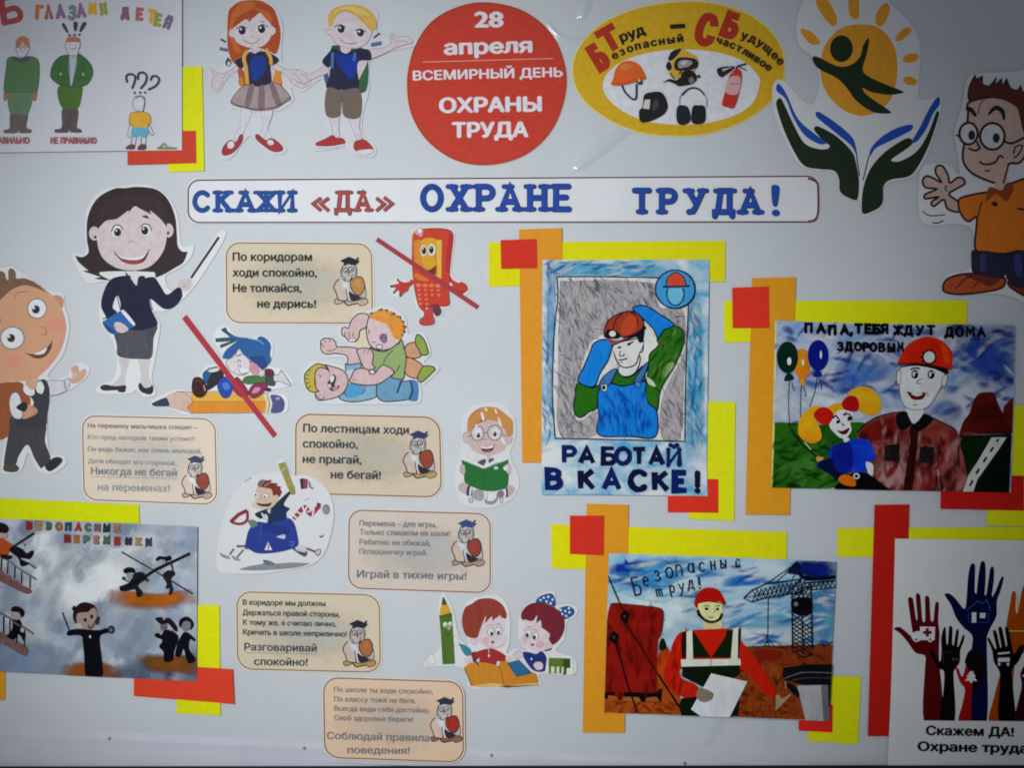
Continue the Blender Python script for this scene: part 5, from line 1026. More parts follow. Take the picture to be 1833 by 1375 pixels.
A.part('girl_figure').f((34, 50, 130), "1130,790 1200,780 1280,800 1340,770 1390,830 1400,920 1370,990 1260,985 1180,900", 'crayon', (30, 44, 116)).fo((212, 200, 208), (140, 124, 140), 4, "1035,800 1080,760 1120,780 1140,820 1080,850 1045,840").fo((214, 200, 206), (140, 124, 140), 4, "1250,920 1290,885 1350,900 1350,960 1290,975").e((206, 210, 226), 1230, 855, 10, 14)
A.part('bow', 'girl_figure').f((30, 76, 150), "1275,220 1340,160 1460,145 1490,280 1400,250 1300,240").f((30, 76, 150), "1530,310 1620,275 1690,310 1690,370 1600,420 1560,390")
for x, y in ((1330, 210), (1365, 185), (1415, 175), (1395, 225), (1460, 205), (1440, 245), (1550, 320), (1600, 330), (1640, 300), (1645, 345), (1610, 385), (1565, 365)): A.e((214, 224, 234), x, y, 13)
A.part('girl_head', 'girl_figure').f((214, 202, 210), "1150,430 1160,540 1100,620 1130,690 1220,750 1340,770 1420,700 1430,600 1350,480 1250,420").fo((212, 200, 206), (150, 130, 142), 4, "1390,690 1440,670 1460,700 1430,735 1395,725").f((214, 162, 176), "1280,690 1320,655 1370,680 1350,730 1295,730", 'crayon', (214, 180, 190)).f((214, 168, 178), "1120,620 1160,610 1185,650 1150,670", 'crayon', (214, 184, 192))
A.f((120, 36, 44), "1150,440* 1115,400 1130,330 1200,260 1300,235 1420,260 1520,320 1590,430 1580,560 1520,660 1460,700* 1420,640 1430,580 1340,510* 1330,430 1280,470* 1290,370 1240,440 1150,420", 'crayon', (104, 30, 46))
for x, y, u in ((1195, 580, 1185), (1275, 605, 1262)): A.e((226, 228, 232), x, y, 32, 44, lc=(96, 80, 96), w=5).e((50, 46, 60), u, y + 14, 17, 22)
A.l((96, 70, 80), 5, "1170,510 1200,500 1230,515").l((96, 70, 80), 5, "1250,540 1280,530 1310,550").f((120, 50, 70), "1215,685 1260,690 1245,712").l((60, 40, 50), 16, "1375,765 1450,745").l((60, 40, 50), 5, "1150,540 1140,520")
A.part('open_book').F((96, 58, 30), "490,950 540,930 1000,1000 1310,1125 1310,1140 960,1168 900,1160 570,1150").f((206, 142, 44), "500,950* 560,900 700,890 870,930* 930,1150* 820,1120 700,1130 580,1150*", 'crayon', (196, 126, 40)).f((206, 136, 40), "870,930* 900,880 980,890 1100,1000 1270,1010 1305,1120* 1100,1130 935,1150*", 'crayon', (190, 120, 36)).f((226, 186, 120), "580,1150* 700,1130 830,1120 925,1150 700,1165").f((226, 180, 110), "970,1150* 1100,1130 1305,1115 1300,1135 1100,1145").l((150, 90, 34), 6, "870,930 900,1010 935,1150")
A.part('blue_book').F((36, 84, 80), "965,900 1090,860 1240,1010 1065,1050").F((34, 100, 156), "985,905 1090,862 1215,1005 1055,1035", 'crayon', (40, 110, 150)).l((220, 226, 230), 8, "1100,860 1240,1000")
A.part('pen').f((60, 128, 156), "455,700 500,700 555,740 575,800 520,820 470,760").f((50, 50, 80), "440,680 470,710 455,720").l((60, 50, 80), 18, "590,830 655,930", taper=True)
A.part('colour_block').F((226, 228, 220), "1400,830 1680,840 1690,1030 1380,1000").F((96, 122, 40), "1420,840 1580,845 1580,940 1415,935", 'crayon', (84, 116, 34)).F((44, 72, 24), "1580,845 1655,850 1655,950 1615,955 1610,1025 1570,1025")
for x in (1420, 1480, 1535): A.F((84, 116, 50), f"{x},930 {x+26},930 {x+22},1015 {x-2},1010")
for x in (1447, 1507, 1560): A.F((216, 220, 170), f"{x},940 {x+24},940 {x+20},1012 {x-2},1012")
A.done()
# ================================================================ the children's drawings in the foam frames
# ---- safe breaks drawing, bottom left
WB = (186, 194, 206)
A = Art('child_drawing', 'pale blue painting of school break scenes, boys on banisters and a conductor child', 'drawing', (0, 880, 3.2744), 7.6, WB, gam=1.35)
A.part('paper').sheet((172, 182, 196), "-100,155* 800,188 1160,205* 1156,1111* 500,1075 -100,1048*", .5, 'wash', False, (148, 164, 188))
A.clip("-100,152 1160,205 1156,1111 -100,1048")
A.part('sky_wash').f((198, 204, 212), "100,200 300,180 420,300 380,480 240,600 120,480 60,320", 'soft', (176, 188, 202)).f((190, 198, 208), "400,300 700,220 1000,250 900,340 640,420 460,420", 'soft', (168, 180, 196))
A.part('sky_wash').f((200, 206, 214), "300,420 700,360 900,480 700,700 400,760 260,600", 'soft', (184, 194, 206)).f((132, 148, 172), "-100,900 100,860 300,900 400,1000 300,1100 -100,1080", 'soft', (122, 142, 170)).f((150, 162, 180), "600,640 760,600 900,700 940,860 800,960 640,900 560,760", 'soft', (140, 154, 174)).f((64, 74, 98), "740,1010 860,980 1000,980 1180,940 1180,1120 900,1130 640,1100", 'soft', (104, 122, 148))
A.part('sky_wash').brush("-80,200 1150,230 1140,1080 -80,1030", [(158, 170, 188), (146, 160, 180), (182, 190, 202), (134, 150, 174)], 110, 240, 110, -60, 25, .26)
cols = [(132, 60, 54), (150, 130, 100), (84, 110, 96), (150, 112, 78), (60, 84, 116), (150, 66, 60), (90, 120, 110), (130, 100, 110), (62, 70, 76), (150, 120, 100)]
for t, xs, y, dyx, h in (('ВЕЗОПАСНЫЕ', (168, 224, 282, 338, 394, 452, 510, 566, 618, 684), 216, .028, 34), ('ПЕРЕМЕНКИ', (392, 446, 502, 562, 618, 686, 748, 808, 866), 292, .04, 32)):
    A.part('lettering')
    for i, (ch, x) in enumerate(zip(t, xs)): A.hand(ch, x, y + (x - xs[0]) * dyx, h, 15, cols[(i * 3 if t[0] == 'П' else i) % 10], 1.12, 2, lc=(70, 64, 72), lw=4)
K = (34, 32, 44); KB = (24, 24, 36)
A.frame(0, 925, 5.19)
for dy, x1 in ((0, 350), (440, 325)):
    A.part('staircase')
    if dy == 0:
        A.f((112, 80, 86), "-60,455 40,500 60,530 110,545 130,580 180,590 200,620 240,640 310,685 270,715 200,690 100,640 -60,550", 'crayon', (130, 104, 108))
        for x, y in ((28, 380), (86, 415), (152, 460), (216, 505), (294, 550)): A.l(K, 11, f"{x},{y} {x-4},{y+115}", True)
        A.l((106, 116, 120), 15, "-60,335 80,400 200,485 350,580", True)
        A.l((80, 80, 92), 14, "285,435 345,475", True)
    else:
        A.f((104, 66, 74), "-60,1010 30,1075 100,1105 150,1145 270,1210 272,1250 240,1290 100,1210 -60,1120", 'crayon', (128, 116, 120))
        for x, y in ((48, 920), (106, 950), (172, 1010), (242, 1045)): A.l(K, 11, f"{x},{y} {x-2},{y+160}", True)
        A.l((96, 104, 114), 17, "-60,850 100,935 325,1085", True)
A.part('sliding_boy').f((172, 92, 48), "-60,210 30,195 80,225 150,275 100,320 60,380 -60,350", 'crayon', (140, 76, 44)).f((36, 34, 46), "100,310 140,270 210,290 260,335 290,320 318,310 325,340 290,390 240,385 200,385 260,415 290,430 240,455 205,450 180,380")
A.f((160, 150, 150), "0,150 70,150 80,185 40,195 0,190").f((46, 34, 38), "-60,60 10,50 70,70 95,110 70,150 0,145 -60,170").l((60, 44, 52), 22, "115,290 330,150", True).f((56, 36, 40), "20,350 80,350 130,365 100,395 40,385").l((90, 92, 100), 8, "225,240 250,255 235,270")
A.part('standing_boy').f(KB, "130,955 190,950 215,1000 200,1060 250,1080 235,1150 210,1110 180,1090 140,1140 75,1105 110,1070 130,1020").f((150, 146, 156), "120,880 200,900 215,930 170,955 125,935").f((34, 28, 34), "115,870 130,835 180,830 230,860 240,900 215,930 190,885 150,880").l((96, 100, 112), 16, "130,970 200,1010")
A.part('conductor_child').f((128, 86, 56), "620,1400 680,1365 800,1350 960,1350 1080,1400 1085,1500 620,1490", 'soft', (150, 96, 56)).f(KB, "640,1060 700,1040 780,1040 920,1050 1010,1030 1020,1070 940,1110 955,1300 970,1460 900,1490 810,1480 795,1300 780,1150 770,1105 700,1095 640,1100")
A.l((40, 44, 62), 12, "592,885 655,1050", True).e((56, 66, 84), 1045, 1045, 32, 38).e((110, 116, 130), 1042, 1048, 14, 18)
A.f((150, 138, 138), "720,930 740,880 830,850 900,860 915,930 890,1010 830,1045 760,1010").f((52, 34, 36), "690,930 700,860 750,805 810,790 880,815 912,870 880,840 830,880 780,885 730,900 720,970 740,1010 710,980").f((52, 36, 40), "680,855 700,820 720,850 700,870").f((170, 170, 160), "710,1000 750,985 780,1030 720,1020").l((38, 32, 40), 12, "830,1000 850,1030 880,1000 920,930").e((34, 28, 34), 805, 955, 14, 18).e((34, 28, 34), 865, 925, 14, 20).e((190, 190, 196), 850, 1110, 9, 14).f((70, 62, 70), "900,950 935,920 930,980 905,1000")
A.frame(200, 960, 5.2885)
A.part('orange_ground').f((172, 108, 40), "45,540 120,510 300,530 500,540 650,510 740,530 750,610 600,650 400,680 150,660 60,610", 'soft', (142, 98, 44))
A.part('fighting_boy').f((40, 44, 54), "85,490 180,440 190,390 240,340 310,340 330,400 260,460 300,520 300,560 250,570 230,500 130,520").f((140, 142, 150), "150,350 200,350 210,390 170,410").f((36, 34, 42), "120,320 160,290 220,300 230,345 180,340 140,350").e((70, 80, 92), 125, 395, 18).e((60, 70, 84), 345, 412, 16).l((60, 70, 84), 14, "125,400 180,430")
A.part('fighting_boy').f((44, 46, 56), "490,370 540,320 600,330 605,365 570,400 590,500 580,545 550,550 560,490 520,490 530,440").f((150, 152, 158), "440,220 490,215 500,270 460,280").f((34, 34, 42), "425,215 460,185 520,190 560,180 575,215 520,240 540,260 500,215 440,230").l((60, 64, 72), 14, "575,260 590,330")
A.part('cross_line').l((56, 52, 62), 14, "105,145 400,315 775,540", True)
A.part('cross_line').l((38, 36, 44), 24, "330,375 430,310 750,160", True).l((34, 32, 40), 46, "90,495 200,450 335,375", True)
A.part('orange_ground').f((138, 88, 46), "290,1140 400,1110 500,1120 800,1140 812,1290 600,1280 400,1270 310,1210", 'soft', (104, 84, 46))
A.part('walking_pupil').f(KB, "420,920 450,910 480,930 520,880 600,900 640,960 600,1080 590,1170 510,1180 500,1090 460,1040 490,980 430,950").f((110, 108, 120), "470,840 520,810 530,870 490,890").f((46, 36, 46), "425,770 480,760 500,790 540,765 590,800 630,860 620,900 580,860 540,820 480,830 440,800").l((150, 150, 160), 8, "570,890 590,880")
A.part('walking_pupil').f(KB, "700,900 750,920 800,970 790,990 750,970 740,1060 800,1150 790,1185 730,1190 690,1060 660,1130 610,1125 630,1020 660,950").f((126, 128, 138), "660,810 720,800 760,830 740,880 690,890").f((34, 30, 38), "645,830 660,780 720,755 770,790 785,840 750,880 760,820 710,795 680,820 665,860")
A.done()

# ---- hard hat poster
A = Art('child_drawing', 'portrait drawing of a worker in blue overalls putting on a red helmet', 'drawing', (860, 390, 2.4543), 7.6, (205, 212, 222), gam=1.3)
A.part('paper').sheet((104, 172, 208), "272,186* 1003,184* 1000,480 992,1092* 996,1222* 600,1218 268,1216*", .5, 'wash', False, (206, 214, 222))
A.clip("272,186 1003,184 996,1222 268,1216")
A.frame(980, 460, 4.0429)
A.part('border_wash').f((62, 156, 200), "80,60 300,50 600,60 760,80 740,150 500,130 200,125 70,140", 'soft', (120, 182, 212)).f((50, 146, 196), "1015,340 1090,400 1120,700 1120,1300 1060,1370 1000,1330 1010,900", 'soft', (130, 186, 212)).f((100, 150, 196), "0,100 60,130 50,500 30,900 0,900", 'soft', (150, 180, 208))
A.part('picture_ground').f((206, 210, 216), "66,145* 800,152* 1012,350* 1008,700 990,1334* 55,1312* 38,900 65,500").f((128, 128, 138), "90,175* 500,168 770,190* 790,330 830,370 980,390 1000,700 985,900 960,1310 820,1300 830,1010 990,600 600,400 400,560 300,640 220,900 180,1150 250,1180 350,1110 350,1290 90,1290 75,900 80,500", 'crayon', (190, 190, 197))
A.part('pencil_hatching').brush("90,175 500,168 770,190 800,340 600,380 400,560 300,640 230,860 180,1150 330,1150 340,1290 90,1290 75,900 80,500", [(120, 120, 130), (140, 140, 150), (196, 198, 204), (110, 112, 124)], 300, 80, 12, 62, 22, .42)
A.part('pencil_hatching').brush("830,390 980,400 1000,620 985,900 960,1300 820,1300 830,1000", [(120, 120, 130), (146, 146, 156), (196, 198, 204)], 110, 80, 12, 62, 22, .42)
A.part('blue_strokes').brush("1020,330 1100,330 1110,1360 1010,1340", [(24, 120, 186), (120, 190, 216), (206, 214, 222), (60, 150, 200)], 90, 110, 22, 78)
A.part('blue_strokes').brush("20,30 780,40 760,120 60,130", [(24, 130, 190), (150, 200, 220), (206, 214, 222)], 60, 130, 20, -12)
A.part('blue_strokes').brush("-10,60 55,150 40,1300 -20,1300", [(70, 130, 190), (160, 190, 214), (206, 212, 222)], 60, 110, 20, 80)
A.l((30, 52, 74), 8, "800,152 300,143 66,145* 74,300 50,500 34,900 40,1120 55,1312* 500,1322 990,1334* 996,900 1015,350").l((70, 76, 90), 5, "920,440 950,430 985,432").l((70, 76, 90), 5, "930,465 955,470")
OL = (26, 34, 60); BLU = (8, 118, 204); BL2 = (48, 148, 222); GRN = (48, 112, 30)
A.part('worker'); 
def wo(c, t, c2=None, w=9): A.fo(c, OL, w, t, 'crayon' if c2 else 'ink', c2)
A.f((206, 210, 214), "440,640 300,900 380,940 480,820 500,760 470,650").f((206, 210, 214), "690,470 790,590 810,620 720,760 650,800 660,600")
wo(GRN, "730,760 740,700 800,640 790,590 840,530 910,500 970,530 985,600 960,690 915,790 860,880 810,980 790,1110 740,1080 700,960 720,860", (66, 130, 44))
A.f((150, 176, 130), "830,830 880,760 915,780 870,850 830,880", 'crayon', (96, 146, 80)).f((186, 200, 180), "715,870 760,900 780,940 730,920").l(OL, 8, "770,940 810,975")
wo(GRN, "218,915 320,950 370,935 360,1080 300,1120 240,1160 200,1140 188,1080 200,1000", (60, 124, 40))
wo(GRN, "455,900 490,830 515,815 550,870 600,865 640,840 690,790 700,900 640,930 540,935", (62, 126, 40))
wo((206, 210, 214), "520,790 510,830 545,865 610,855 655,800 665,720 600,760")
wo((206, 210, 216), "475,640 480,700 510,770 550,800 600,795 640,770 665,690 690,640 680,590 600,600 520,620")
A.f((206, 210, 216), "480,640 680,600 660,700 600,780 540,790 500,730")
A.l(OL, 8, "660,690 685,685 692,640").l(OL, 7, "500,660 530,655").l(OL, 11, "575,640 600,622 620,615").e(OL, 520, 655, 11, 9).e(OL, 588, 632, 12, 10).l(OL, 8, "525,680 520,715 545,715 555,700").l(OL, 10, "510,745 540,745 575,735").l(OL, 6, "520,760 545,765")
A.part('overalls', 'worker'); wo(BLU, "372,960 440,915 550,935 700,900 705,980 730,1060 788,1120 776,1300 600,1298 370,1288 372,1150 360,1060", BL2)
A.part('cloth_strokes', 'worker').brush("400,1010 680,990 720,1090 745,1240 410,1240 395,1110", [(0, 96, 190), (70, 164, 226), (24, 130, 212)], 70, 120, 26, 80)
A.part('cloth_strokes', 'worker').brush("750,740 910,520 970,560 950,690 880,830 800,900", [(34, 92, 20), (86, 140, 60), (120, 160, 90)], 40, 90, 22, 118)
wo((52, 112, 180), "440,930 500,820 470,815 400,870 370,930 385,950", (90, 140, 190), 7); wo((52, 112, 180), "625,900 690,790 725,765 710,830 660,920", (90, 140, 190), 7)
wo((190, 204, 220), "385,930 415,920 430,930 425,970 395,970", None, 6); A.e((40, 44, 60), 405, 945, 12, 16); wo((96, 150, 206), "635,905 670,915 660,945 635,935", None, 6)
A.part('glove', 'worker'); wo((16, 124, 204), "220,900 260,800 310,680 330,630 390,600 450,605 465,640 440,740 380,840 330,940", BL2)
A.part('glove', 'worker'); wo((16, 118, 204), "615,380 650,355 720,360 800,410 910,490 840,530 795,585 760,520 690,450", BL2)
A.part('helmet', 'worker').f(OL, "570,600 690,500 690,610 660,620 640,580 600,590"); wo((142, 66, 48), "415,580 410,530 440,460 520,410 600,395 660,420 690,470 690,510 630,560 560,585 500,560 450,540", (170, 84, 58))
A.f((190, 88, 56), "530,560 540,480 590,420 640,440 650,500 600,560", 'crayon', (170, 90, 66)).l((60, 34, 40), 8, "470,540 490,460 540,410").l((60, 34, 40), 7, "600,400 645,440 645,500").f((28, 30, 46), "415,580 430,530 480,530 520,560 510,590 440,590").e((206, 208, 212), 468, 557, 24, 22).f((150, 96, 100), "430,590 500,605 580,580 540,610 470,640").l(OL, 7, "470,640 540,612 600,585").l(OL, 10, "560,580 630,560 700,510").e(OL, 695, 515, 16, 16)
A.part('round_badge').e((66, 150, 206), 920, 235, 143, 138, kind='crayon', c2=(90, 170, 214), lc=(24, 56, 110), w=11).e((120, 184, 214), 922, 270, 62, 82, lc=(24, 50, 110), w=10).f((66, 150, 206), "850,200 1000,200 1000,225 850,225").f((190, 80, 54), "862,205 866,160 900,125 940,120 975,150 990,205", 'crayon', (206, 104, 76)).l((40, 40, 70), 8, "858,210 862,160 900,122 940,118 980,150 1000,205").l((30, 40, 80), 13, "832,218 940,216 1025,212", True)
A.frame(860, 390, 2.4543)
for t, xs, y, h, w in (('РАБОТАЙ', (366, 437, 537, 594, 668, 742, 822), 1072, 66, 20), ('В КАСКЕ!', (293, 0, 438, 540, 657, 762, 850, 940), 1184, 78, 25)):
    A.part('lettering')
    for i, (ch, x) in enumerate(zip(t, xs)):
        if ch == ' ': A.part('lettering')
        else: A.hand(ch, x, y + (x - 290) * .022, h, w, (24, 36, 84) if i % 3 else (28, 48, 118), 1.22, flat=ch not in 'ОСЙ!')
A.done()

# ---- miner and girl painting
WD = (176, 182, 194)
A = Art('child_drawing', 'painting of a miner in a red helmet with a girl and three balloons', 'drawing', (1380, 570, 4.2957), 7.6, WD, gam=1.6)
A.part('paper').sheet((120, 146, 186), "26,18* 900,42 1872,54* 1860,700 1835,1338* 900,1316 0,1300*", .5, 'wash', False, (170, 176, 190))
A.clip("26,18 1872,54 1835,1338 0,1300")
A.F((200, 190, 140), "26,18 40,20 16,1300 0,1300")
A.part('sky').f((60, 100, 170), "560,330 700,270 850,340 880,430 800,480 700,500 560,560 480,520", 'soft', (110, 140, 180)).f((44, 78, 156), "1450,150 1700,90 1840,120 1850,470 1700,500 1560,430 1480,350", 'soft', (90, 116, 168)).f((70, 106, 170), "1230,720 1350,640 1450,700 1400,800 1280,800", 'soft', (120, 140, 176)).f((186, 190, 198), "30,500 300,560 700,650 1100,760 1240,730 1500,800 1300,830 900,760 500,800 25,800", 'soft', (150, 164, 188))
A.part('brush_strokes').brush("40,100 700,60 1850,100 1850,560 1500,760 1240,700 700,600 300,520 30,480", [(40, 74, 150), (70, 108, 172), (30, 60, 140), (150, 164, 188), (186, 190, 200)], 150, 170, 46, -14, 26)
A.part('meadow').f((40, 96, 30), "25,800* 200,805 400,820 700,800 760,900 760,1200 500,1300 5,1300*", 'wash', (64, 116, 44)).f((84, 130, 76), "100,1100 250,1050 400,1120 300,1200 160,1180", 'soft', (54, 108, 40))
A.part('brush_strokes').brush("30,830 400,850 560,1000 480,1280 20,1280", [(30, 84, 20), (64, 122, 44), (96, 140, 84), (24, 70, 20)], 90, 120, 30, -20, 30)
A.frame(1540, 570, 4.297)
A.part('field').F((26, 66, 24), "740,905 1155,890 1135,1345 740,1345", 'wash', (20, 48, 26)).F((22, 40, 26), "1110,915 1155,905 1136,1345 850,1345", 'ink')
A.part('slag_heap').f((84, 34, 28), "1090,700 1130,640 1170,605* 1160,880* 1100,880", 'wash', (110, 50, 34)).f((78, 28, 26), "750,900* 780,800 830,730 860,640 900,580 960,568 1020,580 1060,680 1110,770 1145,885*", 'wash', (104, 42, 36)).l((140, 96, 90), 7, "780,880 850,885 900,890").l((34, 22, 24), 9, "750,905 950,900 1150,890")
A.part('road').F((176, 180, 186), "1000,915 1115,915 1060,1000 960,1140 890,1240 855,1345 775,1345 820,1210 900,1090").l((38, 42, 46), 14, "1055,925 1040,950", True).l((38, 42, 46), 15, "1015,990 990,1025", True).l((38, 42, 46), 16, "962,1065 938,1105", True).l((38, 42, 46), 16, "905,1155 882,1195", True).l((38, 42, 46), 16, "855,1245 832,1290", True)
A.part('miner').f((96, 40, 38), "-20,960 -30,880 60,790 200,735 340,718 480,740 640,810 735,890 750,1345 -50,1345", 'wash', (150, 100, 104)).f((140, 52, 42), "10,850 120,770 260,760 290,860 200,930 60,960 10,920", 'soft', (110, 40, 36)).f((130, 60, 52), "460,880 560,820 680,880 700,1100 620,1050 560,950", 'soft', (150, 92, 90)).f((160, 138, 144), "120,1150 330,1000 340,1335 100,1335", 'soft', (146, 120, 128)).l((26, 20, 24), 10, "-30,880 60,790 200,735 330,718").l((26, 20, 24), 11, "480,740 640,810 735,890 752,1345")
A.f((60, 24, 28), "375,830 430,830 440,900 380,1345 320,1345 360,1050", 'wash', (90, 34, 34)).F((40, 38, 44), "170,975 295,960 295,1110 175,1095", 'wash', (72, 66, 70)).F((36, 34, 40), "445,980 565,985 550,1125 435,1105", 'wash', (70, 66, 72)).l((30, 24, 30), 7, "590,1080 580,1200 565,1345").l((176, 160, 166), 9, "585,1160 605,1345").l((120, 50, 48), 8, "320,900 300,940 120,970").f((44, 38, 46), "265,750 340,718 385,810 300,860").f((44, 38, 46), "385,820 480,735 550,780 440,870")
A.part('cloth_strokes', 'miner').brush("0,900 120,790 260,780 420,900 640,840 720,910 735,1330 -20,1330", [(110, 36, 34), (84, 30, 32), (160, 112, 116), (140, 60, 54), (170, 140, 146)], 110, 130, 50, 100, 22, .45)
A.part('coat_front', 'miner').f((56, 24, 28), "385,850 428,840 436,900 385,1345 325,1345 366,1050", 'wash', (86, 32, 32)).F((30, 28, 34), "176,978 292,964 290,1106 180,1092", 'crayon', (64, 58, 62)).F((28, 26, 32), "450,984 560,990 545,1120 440,1102", 'crayon', (60, 56, 62))
A.f((36, 32, 40), "265,750 340,718 385,810 300,860").f((36, 32, 40), "385,820 480,735 550,780 440,870")
A.f((206, 208, 206), "345,690 465,690 470,740 400,810 350,720")
A.part('miner_face', 'miner').fo((206, 210, 208), (120, 124, 90), 6, "300,380 290,480 300,600 340,680 420,705 510,680 570,600 620,500 630,400 480,360").fo((196, 198, 190), (130, 130, 80), 5, "300,400 275,420 275,495 300,500").fo((190, 192, 184), (130, 130, 80), 5, "630,440 660,450 640,520 615,500")
for x, y in ((410, 430), (535, 432)): A.e((30, 30, 38), x, y, 27, 34); A.e((206, 208, 210), x - 8, y - 2, 9, 20); A.e((206, 208, 210), x + 10, y - 14, 6)
A.l((40, 32, 30), 12, "375,395 410,382 450,388").l((90, 90, 80), 6, "470,465 440,475 425,500 460,500").f((112, 40, 38), "350,560 400,575 490,570 470,620 400,625 370,600").f((200, 190, 190), "385,575 470,575 440,598 400,592").l((120, 116, 110), 7, "395,665 430,665").l((110, 106, 90), 5, "500,570 515,600")
A.part('miner_helmet', 'miner').f((28, 24, 28), "290,380 400,350 560,360 660,390 655,430 560,390 420,365").f((186, 64, 28), "275,345* 300,290 350,210 430,160 520,142 620,175 690,250 700,310 690,395* 560,365 400,345", 'crayon', (168, 54, 26)).f((196, 100, 50), "610,190 660,240 680,330 640,340 620,260", 'crayon', (176, 70, 34)).l((110, 30, 20), 8, "280,350 420,345 560,365 690,395").e((26, 24, 26), 518, 298, 54, 54).e((206, 204, 196), 520, 298, 42, 44)
for k in range(10): A.l((26, 24, 26), 12, f"{518+44*cos(k*.628)},{298+44*sin(k*.628)} {518+64*cos(k*.628)},{298+64*sin(k*.628)}", True)
A.frame(1380, 570, 4.2957)
for c, x, y, rx, ry, r, kn, gl in (((206, 146, 40), 232, 350, 58, 120, 0, "222,462 240,462 262,510 215,508", (240, 338, 9, 24)), ((24, 66, 56), 120, 300, 82, 122, 0, "118,420 140,420 170,465 95,480", (134, 330, 16, 30)), ((28, 50, 150), 355, 285, 80, 118, 0, "340,402 365,402 385,445 315,445", (376, 280, 8, 32))):
    A.part('balloon').e(c, x, y, rx, ry, r, 'crayon', tuple(int(v * .8) for v in c)).f(c, kn).e((190, 200, 200), gl[0], gl[1], gl[2], gl[3])
A.part('balloon', None, 'yellow balloon').f((206, 140, 36), "175,400 230,380 290,400 270,440 235,465 195,440", 'crayon', (186, 120, 30))
A.part('balloon_string').l((40, 44, 60), 5, "135,470 128,600 132,760 150,880 240,960 350,1070")
A.part('balloon_string').l((40, 44, 60), 5, "150,480 170,560").l((40, 44, 60), 5, "225,510 220,620 218,760").l((40, 44, 60), 5, "240,520 260,590 250,600")
A.part('balloon_string').l((40, 44, 60), 5, "345,445 330,560 305,630 290,680").l((40, 44, 60), 5, "355,450 380,510 375,550").l((190, 196, 180), 5, "250,950 300,1010").l((24, 60, 24), 10, "150,850 230,970 340,1060")
A.part('girl'); A.f((212, 160, 48), "200,850 220,760 290,690 350,670 380,720 340,780 370,850 380,920 320,960 250,940 210,900", 'wash', (198, 138, 42)).f((214, 164, 52), "590,570 680,525 770,545 830,620 835,700 780,745 700,730 650,680 620,620", 'wash', (200, 142, 44)).f((208, 156, 52), "420,700 480,655 560,655 560,700 480,740")
A.f((206, 208, 206), "440,820 480,740 520,705 580,710 625,740 600,800 610,860 570,915 530,920 480,880").f((206, 206, 200), "545,920 585,915 600,960 570,975").f((176, 54, 30), "320,740 370,685 430,690 470,740 440,810 370,810", 'crayon', (150, 40, 30)).f((166, 40, 30), "540,640 590,595 650,610 670,680 640,715 570,705 540,680", 'crayon', (140, 32, 30))
A.l((34, 28, 34), 12, "465,770 490,750 520,790 495,805").l((34, 28, 34), 12, "550,745 590,735 610,770 580,785").l((34, 28, 34), 7, "460,765 500,745").l((34, 28, 34), 7, "545,740 575,720").e((30, 28, 34), 505, 795, 12).e((30, 28, 34), 590, 765, 12).l((70, 66, 66), 6, "535,800 545,825 555,810").f((100, 36, 46), "500,860 540,865 595,840 575,885 535,890")
A.part('girl_dress', 'girl').f((30, 66, 170), "440,1040 460,980 540,970 600,935 700,925 760,960 790,1060 770,1100 720,1100 720,1180 560,1180 500,1240 450,1200 340,1130 350,1110 440,1070", 'wash', (36, 90, 196)).f((20, 34, 84), "345,1130 440,1075 500,1100 560,1180 500,1240 450,1200").f((26, 50, 140), "460,1000 600,960 610,1160 500,1170", 'wash', (30, 60, 160)).f((206, 210, 212), "720,1105 775,1125 770,1215 740,1190").f((20, 16, 22), "480,1310 560,1230 620,1190 730,1190 830,1260 905,1328 700,1325").f((206, 118, 36), "510,1230 550,1200 620,1220 645,1260 630,1290 560,1280 520,1255").e(None, 648, 1212, 20, 18, lc=(206, 206, 210), w=10).f((196, 150, 110), "340,1070 360,1060 400,1075 350,1100")
A.part('lettering')
for ch, x, y in zip('ПАПА,ТЕБЯЖДУТДОМА', (258, 350, 440, 530, 600, 640, 718, 780, 840, 936, 1020, 1110, 1194, 1332, 1410, 1492, 1578), (104, 108, 122, 118, 118, 110, 112, 114, 112, 122, 122, 124, 122, 136, 136, 136, 136)):
    A.hand(ch, x, y, 62 if ch != ',' else 70, 23 if x < 900 else 20, (12, 12, 18), 1.16)
A.part('lettering')
for ch, x, y in zip('ЗДОРОВЫМ', (506, 566, 636, 702, 752, 822, 892, 966), (244, 244, 246, 250, 250, 252, 254, 250)): A.hand(ch, x, y, 58, 19, (14, 14, 22), 1.04 if ch != 'М' else .8)
A.done()

